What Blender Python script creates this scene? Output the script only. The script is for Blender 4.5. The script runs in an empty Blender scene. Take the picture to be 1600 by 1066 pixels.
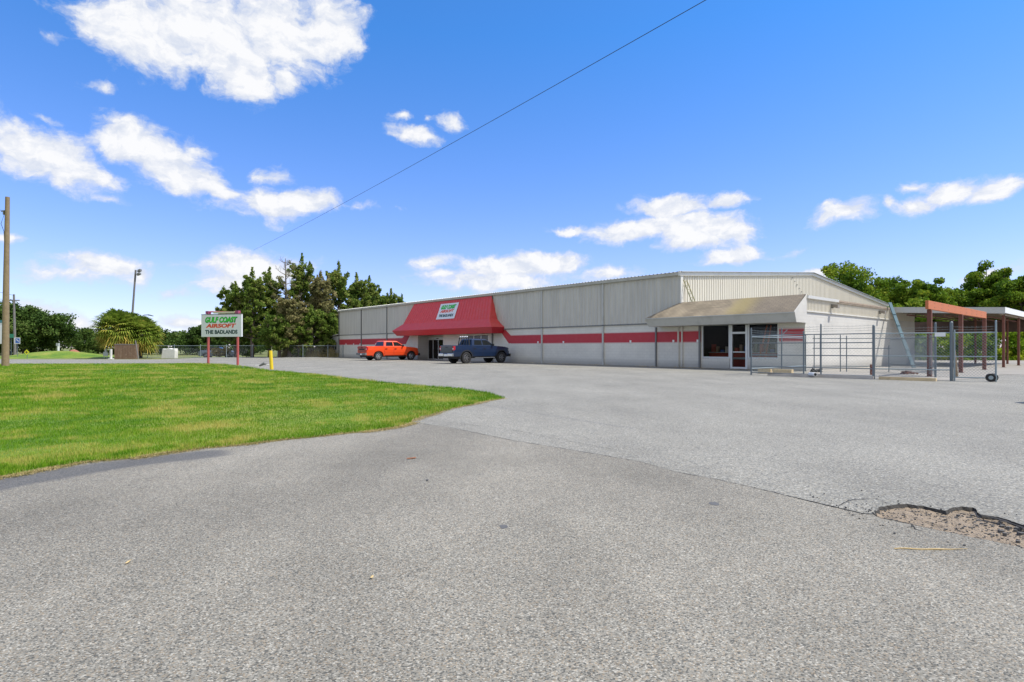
import bpy, bmesh, math, random
import numpy as np
from mathutils import Vector, Matrix, noise as mnoise
from mathutils.geometry import delaunay_2d_cdt
R = math.radians
S = bpy.context.scene
COL = S.collection
# ------------------------------------------------------------------ camera
CAMH = 1.3; F = 893.0; HOR = 543.0
cd = bpy.data.cameras.new("camera"); cam = bpy.data.objects.new("camera", cd); COL.objects.link(cam)
cam.location = (0, 0, CAMH); cam.rotation_euler = (R(90), 0, 0)
cd.sensor_width = 36.0; cd.lens = 36.0*F/1600.0; cd.shift_y = (HOR-533.0)/1600.0
cd.clip_start = 0.05; cd.clip_end = 6000
S.camera = cam
def G(px, py, z=0.0):                       # where a sight line through the photograph meets the ground
    Y = (CAMH-z)*F/(py-HOR); return ((px-800)/F*Y, Y)
# ------------------------------------------------------------------ sun, sky, exposure
SUNV = Vector((0.645, -0.10, 1.0)).normalized()
sl = bpy.data.lights.new("sun", 'SUN'); sl.energy = 3.4; sl.angle = R(0.53); sl.color = (1.0, 0.955, 0.88)
sun = bpy.data.objects.new("sun", sl); COL.objects.link(sun)
sun.rotation_euler = (-SUNV).to_track_quat('-Z', 'Y').to_euler()
S.view_settings.view_transform = 'Standard'; S.view_settings.look = 'None'
S.view_settings.exposure = 0.72; S.view_settings.gamma = 1.0
W = bpy.data.worlds.new("World"); S.world = W; W.use_nodes = True
wn = W.node_tree.nodes; wl = W.node_tree.links; wn.clear()
def N(nodes, t, **kw):
    n = nodes.new(t)
    for k, v in kw.items():
        if k.startswith('i_'):
            n.inputs[int(k[2:]) if k[2:].isdigit() else k[2:].replace('_', ' ')].default_value = v
        else: setattr(n, k, v)
    return n
def M(nodes, links, op, a, b=None, c=None, clamp=False):
    n = nodes.new('ShaderNodeMath'); n.operation = op; n.use_clamp = clamp
    for i, v in enumerate((a, b, c)):
        if v is None: continue
        if hasattr(v, 'default_value') or hasattr(v, 'is_linked'): links.new(v, n.inputs[i])
        else: n.inputs[i].default_value = v
    return n.outputs[0]
sky = N(wn, 'ShaderNodeTexSky', sky_type='NISHITA', sun_disc=False)
sky.sun_elevation = math.asin(SUNV.z); sky.sun_rotation = math.atan2(SUNV.x, SUNV.y)
sky.altitude = 0; sky.air_density = 1.0; sky.dust_density = 0.15; sky.ozone_density = 3.0
tc = N(wn, 'ShaderNodeTexCoord')
sep = N(wn, 'ShaderNodeSeparateXYZ'); wl.new(tc.outputs['Generated'], sep.inputs[0])
az = M(wn, wl, 'ARCTAN2', sep.outputs[0], sep.outputs[1])
el = M(wn, wl, 'ARCSINE', sep.outputs[2])
cmb = N(wn, 'ShaderNodeCombineXYZ'); wl.new(az, cmb.inputs[0]); wl.new(el, cmb.inputs[1])
nz1 = N(wn, 'ShaderNodeTexNoise', noise_dimensions='2D'); nz1.inputs['Scale'].default_value = 9; nz1.inputs['Detail'].default_value = 7; nz1.inputs['Roughness'].default_value = 0.6
wl.new(cmb.outputs[0], nz1.inputs['Vector'])
vs = N(wn, 'ShaderNodeVectorMath', operation='SUBTRACT'); wl.new(nz1.outputs['Color'], vs.inputs[0]); vs.inputs[1].default_value = (.5, .5, .5)
vm = N(wn, 'ShaderNodeVectorMath', operation='MULTIPLY'); wl.new(vs.outputs[0], vm.inputs[0]); vm.inputs[1].default_value = (.07, .04, 0)
va = N(wn, 'ShaderNodeVectorMath', operation='ADD'); wl.new(cmb.outputs[0], va.inputs[0]); wl.new(vm.outputs[0], va.inputs[1])
# every cloud bank: bearing/height (from picture px), half sizes, tilt, density
CL = [(230,45,125,52,-8,1),(330,50,135,62,0,1),(440,50,110,58,0,1),(520,45,60,45,0,.9),(380,105,70,48,0,1),(440,128,40,22,0,.6),(190,70,60,35,-20,.7),(160,30,60,30,0,.9),
      (40,235,75,42,-12,1),(100,255,85,42,-25,1),(160,280,40,22,0,.7),(215,228,85,38,-15,1),(270,262,85,38,-28,1),(330,292,65,24,-20,.9),(305,235,30,14,0,.5),(345,320,35,10,0,.5),
      (430,322,62,28,0,1),(475,316,62,20,8,1),(425,278,38,14,0,.55),(180,312,28,9,0,.45),(145,133,24,10,-10,.42),(85,50,18,9,0,.4),(70,184,30,7,0,.32),
      (160,415,85,19,0,.8),(110,428,90,16,0,.6),(215,430,35,20,0,.7),(10,369,34,11,0,.7),(70,490,65,22,0,.75),(125,508,50,14,0,.6),(395,420,95,30,0,1),(360,440,50,25,0,.9),(285,460,60,9,0,.35),
      (300,505,70,12,0,.6),(645,214,44,16,-3,.85),(625,184,24,8,10,.5),(716,194,28,13,-10,.55),(676,187,14,8,0,.35),
      (1045,321,72,17,-2,1),(1080,352,105,28,-4,1),(1000,358,90,20,5,.9),(895,357,46,10,-4,.75),(1150,362,50,20,0,.9),(1140,311,48,13,3,.8),(1145,400,64,14,8,.9),(1100,378,80,16,0,.8),
      (790,418,100,19,-2,1),(850,412,70,20,0,1),(675,413,34,13,12,.8),(770,440,110,18,0,.9),(690,432,50,10,0,.5),(950,432,60,14,0,.6),
      (1315,335,52,19,6,.9),(1295,322,30,8,15,.5),(1425,322,52,14,3,.85),(1480,300,62,20,6,.95),(1555,293,44,20,4,.95),(1425,292,22,12,10,.6),(1385,320,18,9,0,.6),
      (1285,430,40,9,0,.8),(1540,430,70,14,10,.5),(560,322,90,5,0,.3),(1230,395,40,6,0,.3)]
CL += [(-150,150,160,60,0,1),(-300,330,150,40,0,1),(1800,200,150,50,0,.9),(1950,380,120,30,0,.8)]
acc = None
for (px, py, a, b, rot, w) in CL:
    u = math.atan((px-800)/F); v = math.atan((HOR-py)/F*math.cos(u))
    mp = N(wn, 'ShaderNodeMapping', vector_type='TEXTURE')
    mp.inputs['Location'].default_value = (u, v, 0); mp.inputs['Rotation'].default_value = (0, 0, R(rot))
    mp.inputs['Scale'].default_value = (a/F*math.cos(u)**2*1.17, b/F*math.cos(u)*1.22, 1)
    wl.new(va.outputs[0], mp.inputs['Vector'])
    ln = N(wn, 'ShaderNodeVectorMath', operation='LENGTH'); wl.new(mp.outputs[0], ln.inputs[0])
    d = M(wn, wl, 'MULTIPLY_ADD', ln.outputs['Value'], -w, w)
    acc = d if acc is None else M(wn, wl, 'SMOOTH_MAX', acc, d, 0.15)
nz2 = N(wn, 'ShaderNodeTexNoise', noise_dimensions='2D'); nz2.inputs['Scale'].default_value = 22; nz2.inputs['Detail'].default_value = 8; nz2.inputs['Roughness'].default_value = 0.62
mpn = N(wn, 'ShaderNodeMapping'); mpn.inputs['Scale'].default_value = (1, 1.7, 1); wl.new(va.outputs[0], mpn.inputs[0]); wl.new(mpn.outputs[0], nz2.inputs['Vector'])
dn = M(wn, wl, 'MULTIPLY_ADD', nz2.outputs['Fac'], 1.0, -0.52)
# broad unseen cloud cover added overhead and behind the camera as neutral fill light
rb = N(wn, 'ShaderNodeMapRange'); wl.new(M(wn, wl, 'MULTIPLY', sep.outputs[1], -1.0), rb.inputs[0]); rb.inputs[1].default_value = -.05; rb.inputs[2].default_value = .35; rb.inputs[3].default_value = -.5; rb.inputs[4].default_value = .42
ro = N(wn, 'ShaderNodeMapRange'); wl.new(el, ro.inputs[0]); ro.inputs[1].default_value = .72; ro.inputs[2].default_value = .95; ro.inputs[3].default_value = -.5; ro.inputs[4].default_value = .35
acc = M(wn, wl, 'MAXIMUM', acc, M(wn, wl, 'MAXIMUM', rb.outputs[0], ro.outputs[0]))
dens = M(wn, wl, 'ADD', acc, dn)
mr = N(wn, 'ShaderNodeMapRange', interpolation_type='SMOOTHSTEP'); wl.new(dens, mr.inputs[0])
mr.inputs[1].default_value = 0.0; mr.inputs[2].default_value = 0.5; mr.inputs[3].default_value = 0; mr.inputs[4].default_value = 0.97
cr = N(wn, 'ShaderNodeMapRange', interpolation_type='SMOOTHSTEP'); wl.new(dens, cr.inputs[0]); cr.inputs[1].default_value = 0.1; cr.inputs[2].default_value = 0.75
mpo = N(wn, 'ShaderNodeMapping'); mpo.inputs['Location'].default_value = (.012, .022, 0); wl.new(mpn.outputs[0], mpo.inputs[0])
nz3 = N(wn, 'ShaderNodeTexNoise', noise_dimensions='2D'); nz3.inputs['Scale'].default_value = 22; nz3.inputs['Detail'].default_value = 6; nz3.inputs['Roughness'].default_value = .58; wl.new(mpo.outputs[0], nz3.inputs['Vector'])
rel = M(wn, wl, 'MULTIPLY_ADD', M(wn, wl, 'SUBTRACT', nz2.outputs['Fac'], nz3.outputs['Fac']), 2.6, .62, clamp=True)
ccol = N(wn, 'ShaderNodeMix', data_type='RGBA'); wl.new(M(wn, wl, 'MULTIPLY', cr.outputs[0], M(wn, wl, 'MULTIPLY_ADD', rel, 1.1, .15), clamp=True), ccol.inputs[0])
ccol.inputs[6].default_value = (4.5, 4.85, 5.6, 1); ccol.inputs[7].default_value = (6.35, 6.35, 6.4, 1)
hs = N(wn, 'ShaderNodeHueSaturation'); hs.inputs['Saturation'].default_value = 1.0; wl.new(sky.outputs[0], hs.inputs['Color'])
smul = N(wn, 'ShaderNodeMix', data_type='RGBA', blend_type='MULTIPLY'); smul.inputs[0].default_value = 1; wl.new(hs.outputs[0], smul.inputs[6]); tr_ = N(wn, 'ShaderNodeMapRange'); wl.new(el, tr_.inputs[0]); tr_.inputs[1].default_value = .12; tr_.inputs[2].default_value = .5
tint = N(wn, 'ShaderNodeMix', data_type='RGBA'); wl.new(tr_.outputs[0], tint.inputs[0]); tint.inputs[6].default_value = (.90, .90, 1.3, 1); tint.inputs[7].default_value = (.42, .97, 1.5, 1); wl.new(tint.outputs[2], smul.inputs[7])
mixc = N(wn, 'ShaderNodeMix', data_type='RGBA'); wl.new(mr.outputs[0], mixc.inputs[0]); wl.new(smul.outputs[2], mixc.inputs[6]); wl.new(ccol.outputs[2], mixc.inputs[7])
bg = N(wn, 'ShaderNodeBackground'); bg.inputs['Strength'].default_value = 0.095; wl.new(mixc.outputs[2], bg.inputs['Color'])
wo = N(wn, 'ShaderNodeOutputWorld'); wl.new(bg.outputs[0], wo.inputs[0])
W.cycles.sampling_method = 'MANUAL'; W.cycles.sample_map_resolution = 512

# ------------------------------------------------------------------ mesh helpers
class MB:
    def __init__(s): s.v = []; s.f = []; s.m = []; s.mi = 0
    def add(s, vs, fs):
        o = len(s.v); s.v += [tuple(v) for v in vs]
        for f in fs: s.f.append(tuple(i+o for i in f)); s.m.append(s.mi)
        return s
    def box(s, x0, x1, y0, y1, z0, z1):
        return s.add([(x0,y0,z0),(x1,y0,z0),(x1,y1,z0),(x0,y1,z0),(x0,y0,z1),(x1,y0,z1),(x1,y1,z1),(x0,y1,z1)],
            [(0,3,2,1),(4,5,6,7),(0,1,5,4),(1,2,6,5),(2,3,7,6),(3,0,4,7)])
    def quad(s, *p): return s.add(p, [tuple(range(len(p)))])
    def prism(s, pts, axis, a, b):      # pts in the two other axes
        def mk(p, t): return (t, p[0], p[1]) if axis == 0 else ((p[0], t, p[1]) if axis == 1 else (p[0], p[1], t))
        n = len(pts)
        return s.add([mk(p, a) for p in pts]+[mk(p, b) for p in pts],
            [tuple(range(n))[::-1], tuple(range(n, 2*n))]+[(i, (i+1) % n, n+(i+1) % n, n+i) for i in range(n)])
    def tube(s, pts, r, n=8, caps=True, r2=None):
        pts = [Vector(p) for p in pts]; o = len(s.v); k = len(pts)
        for i, p in enumerate(pts):
            d = (pts[min(i+1, k-1)]-pts[max(i-1, 0)]).normalized()
            up = Vector((0, 0, 1)) if abs(d.z) < .95 else Vector((1, 0, 0))
            a = d.cross(up).normalized(); b = d.cross(a)
            rr = r if r2 is None else r+(r2-r)*i/(k-1)
            if isinstance(r, (list, tuple)): rr = r[i]
            for j in range(n):
                t = 2*math.pi*j/n; s.v.append(tuple(p+a*math.cos(t)*rr+b*math.sin(t)*rr))
        for i in range(k-1):
            for j in range(n):
                s.f.append((o+i*n+j, o+i*n+(j+1) % n, o+(i+1)*n+(j+1) % n, o+(i+1)*n+j)); s.m.append(s.mi)
        if caps:
            s.f.append(tuple(o+j for j in range(n))[::-1]); s.m.append(s.mi)
            s.f.append(tuple(o+(k-1)*n+j for j in range(n))); s.m.append(s.mi)
        return s
    def bar(s, a, b, w, h):              # rectangular bar between two points
        a = Vector(a); b = Vector(b); d = (b-a).normalized()
        up = Vector((0, 0, 1)) if abs(d.z) < .95 else Vector((1, 0, 0))
        x = d.cross(up).normalized()*w/2; y = d.cross(x).normalized()*h/2
        v = [a-x-y, a+x-y, a+x+y, a-x+y, b-x-y, b+x-y, b+x+y, b-x+y]
        return s.add(v, [(0,3,2,1),(4,5,6,7),(0,1,5,4),(1,2,6,5),(2,3,7,6),(3,0,4,7)])
    def build(s, name, mat, parent=None, smooth=False, bevel=0, label=None):
        me = bpy.data.meshes.new(name); me.from_pydata(s.v, [], s.f); me.validate()
        mats = mat if isinstance(mat, (list, tuple)) else [mat]
        for m in mats: me.materials.append(m)
        if len(mats) > 1: me.polygons.foreach_set('material_index', s.m[:len(me.polygons)])
        bm = bmesh.new(); bm.from_mesh(me); bmesh.ops.recalc_face_normals(bm, faces=bm.faces); bm.to_mesh(me); bm.free()
        if smooth: me.polygons.foreach_set('use_smooth', [True]*len(me.polygons))
        o = bpy.data.objects.new(name, me); COL.objects.link(o)
        if parent: o.parent = parent
        if bevel:
            b = o.modifiers.new('bevel', 'BEVEL'); b.width = bevel; b.segments = 2; b.limit_method = 'ANGLE'
        if label: o['label'] = label
        return o
def tag(o, label=None, cat=None, group=None, kind=None):
    for k, v in (('label', label), ('category', cat), ('group', group), ('kind', kind)):
        if v: o[k] = v
    return o
def thing(name, label, cat, loc=(0, 0, 0), rz=0, group=None):
    o = bpy.data.objects.new(name, None); COL.objects.link(o); o.location = loc; o.rotation_euler = (0, 0, rz)
    o.empty_display_size = .3
    return tag(o, label, cat, group)
def copy_tree(o, parent=None):
    c = o.copy(); COL.objects.link(c); c.parent = parent
    for ch in [x for x in bpy.data.objects if x.parent == o]: copy_tree(ch, c)
    return c
def nt(name):
    m = bpy.data.materials.new(name); m.use_nodes = True; t = m.node_tree
    return m, t.nodes, t.links, t.nodes['Principled BSDF']
def mat(name, col, rough=.6, metal=0, var=.12, scale=3, bump=0, bscale=40, spec=.5, dirt=None, coat=0, dscale=1.2, damt=.5):
    m, n, l, b = nt(name)
    t = N(n, 'ShaderNodeTexCoord')
    nz = N(n, 'ShaderNodeTexNoise'); nz.inputs['Scale'].default_value = scale; nz.inputs['Detail'].default_value = 6; l.new(t.outputs['Object'], nz.inputs['Vector'])
    mx = N(n, 'ShaderNodeMix', data_type='RGBA'); l.new(nz.outputs['Fac'], mx.inputs[0])
    mx.inputs[6].default_value = tuple(c*(1-var) for c in col)+(1,); mx.inputs[7].default_value = tuple(min(1, c*(1+var)) for c in col)+(1,)
    out = mx.outputs[2]
    if dirt:
        d = N(n, 'ShaderNodeTexNoise'); d.inputs['Scale'].default_value = dscale; d.inputs['Detail'].default_value = 9; d.inputs['Roughness'].default_value = .7; l.new(t.outputs['Object'], d.inputs['Vector'])
        r = N(n, 'ShaderNodeMapRange'); l.new(d.outputs['Fac'], r.inputs[0]); r.inputs[1].default_value = .5; r.inputs[2].default_value = .75; r.inputs[4].default_value = damt
        m2 = N(n, 'ShaderNodeMix', data_type='RGBA'); l.new(r.outputs[0], m2.inputs[0]); l.new(out, m2.inputs[6]); m2.inputs[7].default_value = tuple(dirt)+(1,); out = m2.outputs[2]
    l.new(out, b.inputs['Base Color']); b.inputs['Roughness'].default_value = rough; b.inputs['Metallic'].default_value = metal
    b.inputs['Specular IOR Level'].default_value = spec; b.inputs['Coat Weight'].default_value = coat
    if bump:
        z = N(n, 'ShaderNodeTexNoise'); z.inputs['Scale'].default_value = bscale; z.inputs['Detail'].default_value = 4; l.new(t.outputs['Object'], z.inputs['Vector'])
        bp = N(n, 'ShaderNodeBump'); bp.inputs['Strength'].default_value = bump; bp.inputs['Distance'].default_value = .02; l.new(z.outputs['Fac'], bp.inputs['Height']); l.new(bp.outputs[0], b.inputs['Normal'])
    return m
def block_mat(name, col, joint=.82):
    m, n, l, b = nt(name)
    t = N(n, 'ShaderNodeTexCoord'); s = N(n, 'ShaderNodeSeparateXYZ'); l.new(t.outputs['Object'], s.inputs[0])
    h = M(n, l, 'ADD', s.outputs[0], s.outputs[1]); c = N(n, 'ShaderNodeCombineXYZ'); l.new(h, c.inputs[0]); l.new(s.outputs[2], c.inputs[1])
    br = N(n, 'ShaderNodeTexBrick'); br.inputs['Scale'].default_value = 1; br.inputs['Brick Width'].default_value = .4; br.inputs['Row Height'].default_value = .2
    br.inputs['Mortar Size'].default_value = .008; br.inputs['Mortar Smooth'].default_value = .5
    br.inputs['Color1'].default_value = tuple(col)+(1,); br.inputs['Color2'].default_value = tuple(x*.96 for x in col)+(1,); br.inputs['Mortar'].default_value = tuple(x*joint for x in col)+(1,)
    l.new(c.outputs[0], br.inputs['Vector'])
    d = N(n, 'ShaderNodeTexNoise'); d.inputs['Scale'].default_value = .5; d.inputs['Detail'].default_value = 9; d.inputs['Roughness'].default_value = .65; l.new(t.outputs['Object'], d.inputs['Vector'])
    r = N(n, 'ShaderNodeMapRange'); l.new(d.outputs['Fac'], r.inputs[0]); r.inputs[1].default_value = .35; r.inputs[2].default_value = .7; r.inputs[3].default_value = .9; r.inputs[4].default_value = 1.05
    # splash dirt along the foot of the wall
    r2 = N(n, 'ShaderNodeMapRange'); zz = M(n, l, 'MULTIPLY_ADD', d.outputs['Fac'], -.5, s.outputs[2]); l.new(zz, r2.inputs[0]); r2.inputs[1].default_value = -.25; r2.inputs[2].default_value = .3; r2.inputs[3].default_value = .55
    mm = M(n, l, 'MULTIPLY', r.outputs[0], r2.outputs[0])
    mx = N(n, 'ShaderNodeVectorMath', operation='SCALE'); l.new(br.outputs['Color'], mx.inputs[0]); l.new(mm, mx.inputs['Scale'])
    l.new(mx.outputs[0], b.inputs['Base Color']); b.inputs['Roughness'].default_value = .75
    bp = N(n, 'ShaderNodeBump', invert=True); bp.inputs['Strength'].default_value = .6; bp.inputs['Distance'].default_value = .006; l.new(br.outputs['Fac'], bp.inputs['Height']); l.new(bp.outputs[0], b.inputs['Normal'])
    return m
def metal_panel_mat(name, col, streak=.84):
    m, n, l, b = nt(name)
    t = N(n, 'ShaderNodeTexCoord'); mp = N(n, 'ShaderNodeMapping'); mp.inputs['Scale'].default_value = (3, 3, .25); l.new(t.outputs['Object'], mp.inputs[0])
    d = N(n, 'ShaderNodeTexNoise'); d.inputs['Scale'].default_value = 1.1; d.inputs['Detail'].default_value = 8; l.new(mp.outputs[0], d.inputs['Vector'])
    r = N(n, 'ShaderNodeMapRange'); l.new(d.outputs['Fac'], r.inputs[0]); r.inputs[1].default_value = .3; r.inputs[2].default_value = .65; r.inputs[3].default_value = streak; r.inputs[4].default_value = 1.03
    mx = N(n, 'ShaderNodeVectorMath', operation='SCALE'); mx.inputs[0].default_value = col; l.new(r.outputs[0], mx.inputs['Scale'])
    l.new(mx.outputs[0], b.inputs['Base Color']); b.inputs['Roughness'].default_value = .55
    return m
def asphalt_mat(name, base, light, dark, vs, blotch, warm, use_stain=False):
    m, n, l, b = nt(name)
    t = N(n, 'ShaderNodeTexCoord')
    v = N(n, 'ShaderNodeTexVoronoi'); v.inputs['Scale'].default_value = vs; v.inputs['Randomness'].default_value = 1; l.new(t.outputs['Object'], v.inputs['Vector'])
    sp = N(n, 'ShaderNodeSeparateColor'); l.new(v.outputs['Color'], sp.inputs[0])
    ramp = N(n, 'ShaderNodeValToRGB'); e = ramp.color_ramp.elements
    e[0].position = 0; e[0].color = tuple(dark)+(1,); e[1].position = 1; e[1].color = tuple(light)+(1,)
    for p, c in ((.2, dark), (.32, base), (.75, base), (.88, tuple((a+q)/2 for a, q in zip(base, light)))):
        x = e.new(p); x.color = tuple(c)+(1,)
    l.new(sp.outputs[0], ramp.inputs[0])
    # tinted stones
    tn = N(n, 'ShaderNodeMapRange'); l.new(sp.outputs[1], tn.inputs[0]); tn.inputs[1].default_value = .78; tn.inputs[2].default_value = .92; tn.inputs[4].default_value = .55
    mt = N(n, 'ShaderNodeMix', data_type='RGBA'); l.new(tn.outputs[0], mt.inputs[0]); l.new(ramp.outputs[0], mt.inputs[6]); mt.inputs[7].default_value = tuple(warm)+(1,)
    f = N(n, 'ShaderNodeTexNoise'); f.inputs['Scale'].default_value = vs*.6; f.inputs['Detail'].default_value = 3; l.new(t.outputs['Object'], f.inputs['Vector'])
    fr = N(n, 'ShaderNodeMapRange'); l.new(f.outputs['Fac'], fr.inputs[0]); fr.inputs[1].default_value = .3; fr.inputs[2].default_value = .7; fr.inputs[3].default_value = .8; fr.inputs[4].default_value = 1.2
    g = N(n, 'ShaderNodeTexNoise'); g.inputs['Scale'].default_value = .33; g.inputs['Detail'].default_value = 8; g.inputs['Roughness'].default_value = .62; l.new(t.outputs['Object'], g.inputs['Vector'])
    gr = N(n, 'ShaderNodeMapRange'); l.new(g.outputs['Fac'], gr.inputs[0]); gr.inputs[1].default_value = .33; gr.inputs[2].default_value = .66; gr.inputs[3].default_value = 1-blotch; gr.inputs[4].default_value = 1+blotch*.6
    g2 = N(n, 'ShaderNodeTexNoise'); g2.inputs['Scale'].default_value = .9; g2.inputs['Detail'].default_value = 6; mp = N(n, 'ShaderNodeMapping'); mp.inputs['Rotation'].default_value = (0, 0, .6); mp.inputs['Scale'].default_value = (1, .28, 1); mp.inputs['Location'].default_value = (5, 3, 0)
    l.new(t.outputs['Object'], mp.inputs[0]); l.new(mp.outputs[0], g2.inputs['Vector'])
    gr2 = N(n, 'ShaderNodeMapRange'); l.new(g2.outputs['Fac'], gr2.inputs[0]); gr2.inputs[1].default_value = .35; gr2.inputs[2].default_value = .62; gr2.inputs[3].default_value = 1-blotch*.8; gr2.inputs[4].default_value = 1.03
    mm = M(n, l, 'MULTIPLY', M(n, l, 'MULTIPLY', fr.outputs[0], gr.outputs[0]), gr2.outputs[0])
    sc = N(n, 'ShaderNodeVectorMath', operation='SCALE'); l.new(mt.outputs[2], sc.inputs[0]); l.new(mm, sc.inputs['Scale'])
    out = sc.outputs[0]
    os_ = N(n, 'ShaderNodeTexNoise'); os_.inputs['Scale'].default_value = 1.15; os_.inputs['Detail'].default_value = 5; os_.inputs['Roughness'].default_value = .7; l.new(t.outputs['Object'], os_.inputs['Vector'])
    orr = N(n, 'ShaderNodeMapRange', interpolation_type='SMOOTHSTEP'); l.new(os_.outputs['Fac'], orr.inputs[0]); orr.inputs[1].default_value = .62; orr.inputs[2].default_value = .74; orr.inputs[4].default_value = .32
    om = N(n, 'ShaderNodeMix', data_type='RGBA'); l.new(orr.outputs[0], om.inputs[0]); l.new(out, om.inputs[6]); om.inputs[7].default_value = (.07, .072, .07, 1); out = om.outputs[2]
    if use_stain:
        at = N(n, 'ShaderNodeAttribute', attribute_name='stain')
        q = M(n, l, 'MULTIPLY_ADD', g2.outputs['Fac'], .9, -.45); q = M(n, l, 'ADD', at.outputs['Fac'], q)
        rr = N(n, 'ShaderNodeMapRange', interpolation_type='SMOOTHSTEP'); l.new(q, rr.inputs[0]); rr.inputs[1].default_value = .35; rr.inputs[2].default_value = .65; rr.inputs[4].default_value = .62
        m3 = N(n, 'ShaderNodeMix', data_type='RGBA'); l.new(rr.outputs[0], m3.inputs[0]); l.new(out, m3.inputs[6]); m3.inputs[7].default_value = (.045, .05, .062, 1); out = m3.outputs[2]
    l.new(out, b.inputs['Base Color']); b.inputs['Roughness'].default_value = .85; b.inputs['Specular IOR Level'].default_value = .3
    bp = N(n, 'ShaderNodeBump', invert=True); bp.inputs['Strength'].default_value = .35; bp.inputs['Distance'].default_value = .004; l.new(v.outputs['Distance'], bp.inputs['Height']); l.new(bp.outputs[0], b.inputs['Normal'])
    return m
def leaf_mat(name, c0, c1, c2, trans=.35, scale=.35):
    m, n, l, b = nt(name)
    t = N(n, 'ShaderNodeTexCoord'); nz = N(n, 'ShaderNodeTexNoise'); nz.inputs['Scale'].default_value = scale; nz.inputs['Detail'].default_value = 4; l.new(t.outputs['Object'], nz.inputs['Vector'])
    at = N(n, 'ShaderNodeAttribute', attribute_name='tint')
    q = M(n, l, 'MULTIPLY_ADD', nz.outputs['Fac'], 1.5, -.75); q = M(n, l, 'ADD', q, at.outputs['Fac'])
    ra = N(n, 'ShaderNodeValToRGB'); e = ra.color_ramp.elements; e[0].position = .1; e[0].color = tuple(c0)+(1,); e[1].position = .95; e[1].color = tuple(c2)+(1,); x = e.new(.55); x.color = tuple(c1)+(1,)
    l.new(q, ra.inputs[0]); l.new(ra.outputs[0], b.inputs['Base Color']); b.inputs['Roughness'].default_value = .7; b.inputs['Specular IOR Level'].default_value = .12
    tr = N(n, 'ShaderNodeBsdfTranslucent'); l.new(ra.outputs[0], tr.inputs['Color']); ms = N(n, 'ShaderNodeMixShader'); ms.inputs[0].default_value = trans
    l.new(b.outputs[0], ms.inputs[1]); l.new(tr.outputs[0], ms.inputs[2]); l.new(ms.outputs[0], n['Material Output'].inputs[0])
    return m
def glass_mat(name, col=(.012, .014, .015), rough=.04, ior=1.45):
    m, n, l, b = nt(name); b.inputs['Base Color'].default_value = tuple(col)+(1,); b.inputs['Roughness'].default_value = rough; b.inputs['Specular IOR Level'].default_value = .4; b.inputs['IOR'].default_value = ior
    return m
MT = {}
MT['block'] = block_mat('painted_block_grey', (.70, .675, .59))
MT['blockw'] = block_mat('painted_block_white', (.60, .58, .53), .95)
MT['panel'] = metal_panel_mat('ribbed_metal_grey', (.53, .51, .445))
MT['panelw'] = metal_panel_mat('ribbed_metal_cream', (.62, .575, .47), .93)
MT['trim'] = mat('trim_paint', (.46, .46, .42), .5, var=.06, dirt=(.2, .19, .15), damt=.4)
MT['trimw'] = mat('cream_trim', (.66, .64, .57), .5, var=.05, dirt=(.3, .26, .2), damt=.35)
MT['flash'] = mat('flashing_dark', (.16, .16, .15), .5)
MT['roof'] = mat('roof_metal', (.33, .34, .33), .45, .3)
MT['stripe'] = mat('red_stripe_paint', (.46, .035, .045), .6, var=.07, dirt=(.35, .1, .1), damt=.3, dscale=3)
MT['red'] = mat('red_awning_metal', (.64, .065, .055), .5, var=.14, dirt=(.60, .17, .15), damt=.45, dscale=2.5, bump=.35, bscale=3)
MT['pinkline'] = mat('faded_edge', (.62, .40, .38), .7)
MT['white'] = mat('white_paint', (.75, .75, .72), .5, var=.04)
MT['alum'] = mat('white_aluminium_frame', (.62, .63, .61), .35, .2)
MT['glass'] = glass_mat('dark_glass')
MT['glassr'] = glass_mat('shop_glass', (.014, .012, .011), .02, 1.28)
MT['black'] = mat('black_rubber', (.018, .018, .019), .75)
def clear_glass():
    m, n, l, b = nt('clear_shop_glass'); b.inputs['Base Color'].default_value = (.01, .01, .01, 1); b.inputs['Roughness'].default_value = .03; b.inputs['IOR'].default_value = 1.35
    tr = N(n, 'ShaderNodeBsdfTransparent'); tr.inputs['Color'].default_value = (.85, .86, .85, 1); ms = N(n, 'ShaderNodeMixShader'); ms.inputs[0].default_value = .85
    l.new(b.outputs[0], ms.inputs[1]); l.new(tr.outputs[0], ms.inputs[2]); l.new(ms.outputs[0], n['Material Output'].inputs[0]); return m
MT['shopg'] = clear_glass()
MT['dark'] = mat('dark_interior', (.03, .03, .03), .9)
MT['conc'] = mat('concrete', (.46, .42, .36), .85, var=.12, scale=2, bump=.3, dirt=(.27, .22, .17), damt=.6)
MT['concy'] = mat('yellowed_concrete', (.55, .43, .25), .85, var=.15, scale=3, bump=.4, dirt=(.2, .15, .09), damt=.6, dscale=4)
MT['pad'] = mat('pale_concrete_pad', (.27, .25, .215), .9, var=.16, scale=.8, bump=.2, dirt=(.2, .185, .16), damt=.6, dscale=.7)
MT['galv'] = mat('galvanised_steel', (.15, .18, .195), .5, .3, var=.1)
MT['galvl'] = mat('galvanised_pipe_light', (.27, .33, .35), .5, .25, var=.1)
MT['rustpost'] = mat('rust_red_post', (.16, .06, .04), .85, var=.35, scale=4, dirt=(.09, .055, .04), damt=.85, dscale=3.5)
MT['orangeb'] = mat('orange_beam', (.50, .155, .055), .7, var=.12, scale=4, dirt=(.3, .1, .05), damt=.5, dscale=2)
MT['teal'] = mat('teal_paint', (.014, .085, .12), .6, var=.25, scale=5, dirt=(.08, .17, .19), damt=.3, dscale=4)
MT['signred'] = mat('faded_red_post', (.42, .085, .075), .6, var=.2, scale=3, dirt=(.22, .05, .08), damt=.6, dscale=3)
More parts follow.
